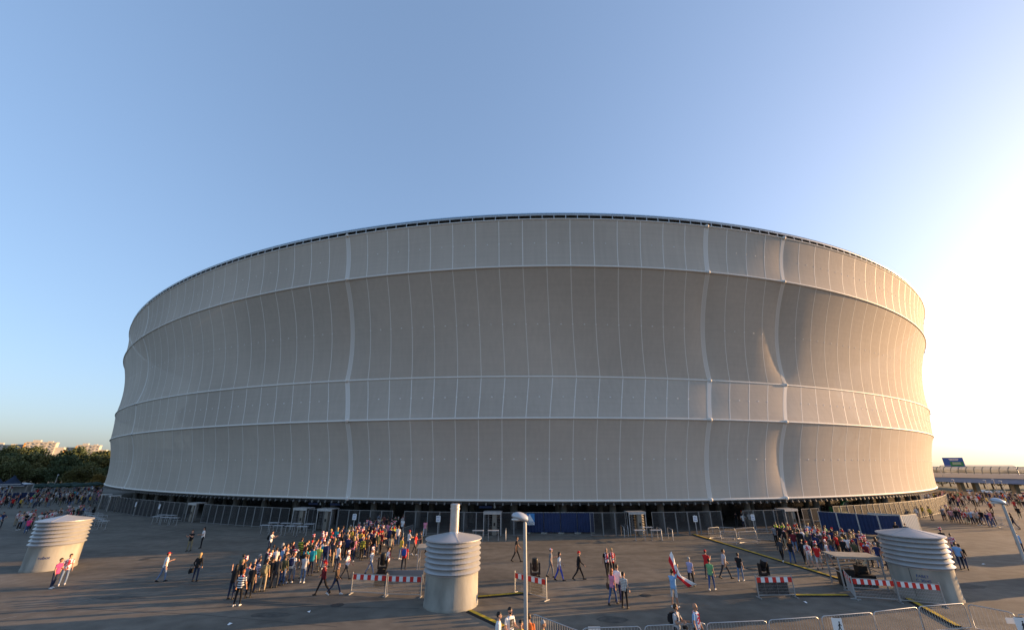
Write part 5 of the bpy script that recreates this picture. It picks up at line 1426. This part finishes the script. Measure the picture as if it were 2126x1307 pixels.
# the rest, beyond what one can tell apart: one mass
def mass(polys, seed):
    rnd = random.Random(seed); mats = [SKINM[0], HAIRM['brown']] + [CL[t_] for t_ in TOPS] + [CL[b] for b in BOTS]; mi = {m.name: i for i, m in enumerate(mats)}
    V_, F_l, M_ = [], [], []; off = 0
    src = {}
    for k_, (me, hd, *_r) in FAR.items():
        v = np.empty(len(me.vertices) * 3); me.vertices.foreach_get('co', v); v = v.reshape(-1, 3)
        f = np.empty(len(me.polygons) * 4, int); lt = np.empty(len(me.polygons), int); me.polygons.foreach_get('loop_total', lt)
        if (lt != 4).any():
            fl = [tuple(p.vertices) for p in me.polygons]
        else:
            me.polygons.foreach_get('vertices', f); fl = f.reshape(-1, 4)
        m_ = np.empty(len(me.polygons), int); me.polygons.foreach_get('material_index', m_)
        c = np.array([v[list(q)].mean(0) for q in fl]); hh = np.array(hd); hair = (np.linalg.norm(c - hh, axis=1) < .14) & ((c[:, 2] > hh[2] + .05) | ((c[:, 1] > hh[1] + .02) & (c[:, 2] > hh[2] - .05)))
        src[k_] = (v, np.array(fl), m_, hair)
    for poly, n_, dm in polys:
        for x, y in scatter(poly, n_, dm, seed + len(V_)):
            v, f, m_, hair = src[rnd.choice(list(src))]; a_ = rnd.uniform(0, 6.28); s_ = rnd.uniform(.93, 1.05); c_, q = math.cos(a_), math.sin(a_)
            V_.append(np.stack([x + s_ * (v[:, 0] * c_ - v[:, 1] * q), y + s_ * (v[:, 0] * q + v[:, 1] * c_), s_ * v[:, 2]], 1)); F_l.append(f + off); off += len(v)
            tp_, bt_ = mi[CL[rnd.choices(TOPS, TW)[0]].name], mi[CL[rnd.choice(BOTS)].name]
            lut = np.array([0, tp_, bt_, mi[CL['black'].name]]); mm = lut[m_]; mm[hair] = 1; M_.append(mm)
    me = bpy.data.meshes.new('crowd'); me.from_pydata(np.concatenate(V_).tolist(), [], np.concatenate(F_l).tolist())
    for m in mats: me.materials.append(m)
    me.polygons.foreach_set('material_index', np.concatenate(M_).astype(np.int32)); me.polygons.foreach_set('use_smooth', [True] * len(me.polygons)); me.update()
    o = bpy.data.objects.new('crowd', me); COL.objects.link(o); o['kind'] = 'stuff'; o['label'] = 'distant crowd of fans spread over both far sides of the plaza'
    return o
M1 = [at(-25, 1046), at(60, 1040), at(175, 1046), at(200, 1034), at(222, 1026), at(190, 1016.5), at(60, 1017), at(-25, 1022)]
M2 = [atd(-25, 120), atd(235, 118), atd(228, 150), atd(-25, 150)]
M3 = [at(1925, 1050), at(2140, 1062), at(2140, 1036), at(2000, 1034), at(1925, 1032)]
mass([(M1, 120, 1.2), (M2, 130, 1.3), (M3, 100, 1.0)], 77)
print('PEOPLE', sum(1 for o in COL.objects if o.get('category') == 'person'))
# bits of litter
for i, (u, v) in enumerate(((637, 1269), (475, 1297), (2041, 1171), (1677, 1251), (719, 1173), (541, 1196))):
    x, y = at(u, v); a = MB(); rn = random.Random(i)
    a.add([(0, 0, .01), (.16, .02, .05), (.2, .15, .01), (.06, .18, .07), (-.05, .1, .015)], [(0, 1, 3), (1, 2, 3), (0, 3, 4)])
    tag(a.build('litter', PAPER, None, (x, y, 0), rn.uniform(0, 6)), 'crumpled scrap of white paper lying on the plaza ' + ['before the central shaft', 'near the bottom left corner', 'right of the right lamp post', 'near the right striped barrier', 'beside the long queue', 'at the queue tail'][i], 'litter')
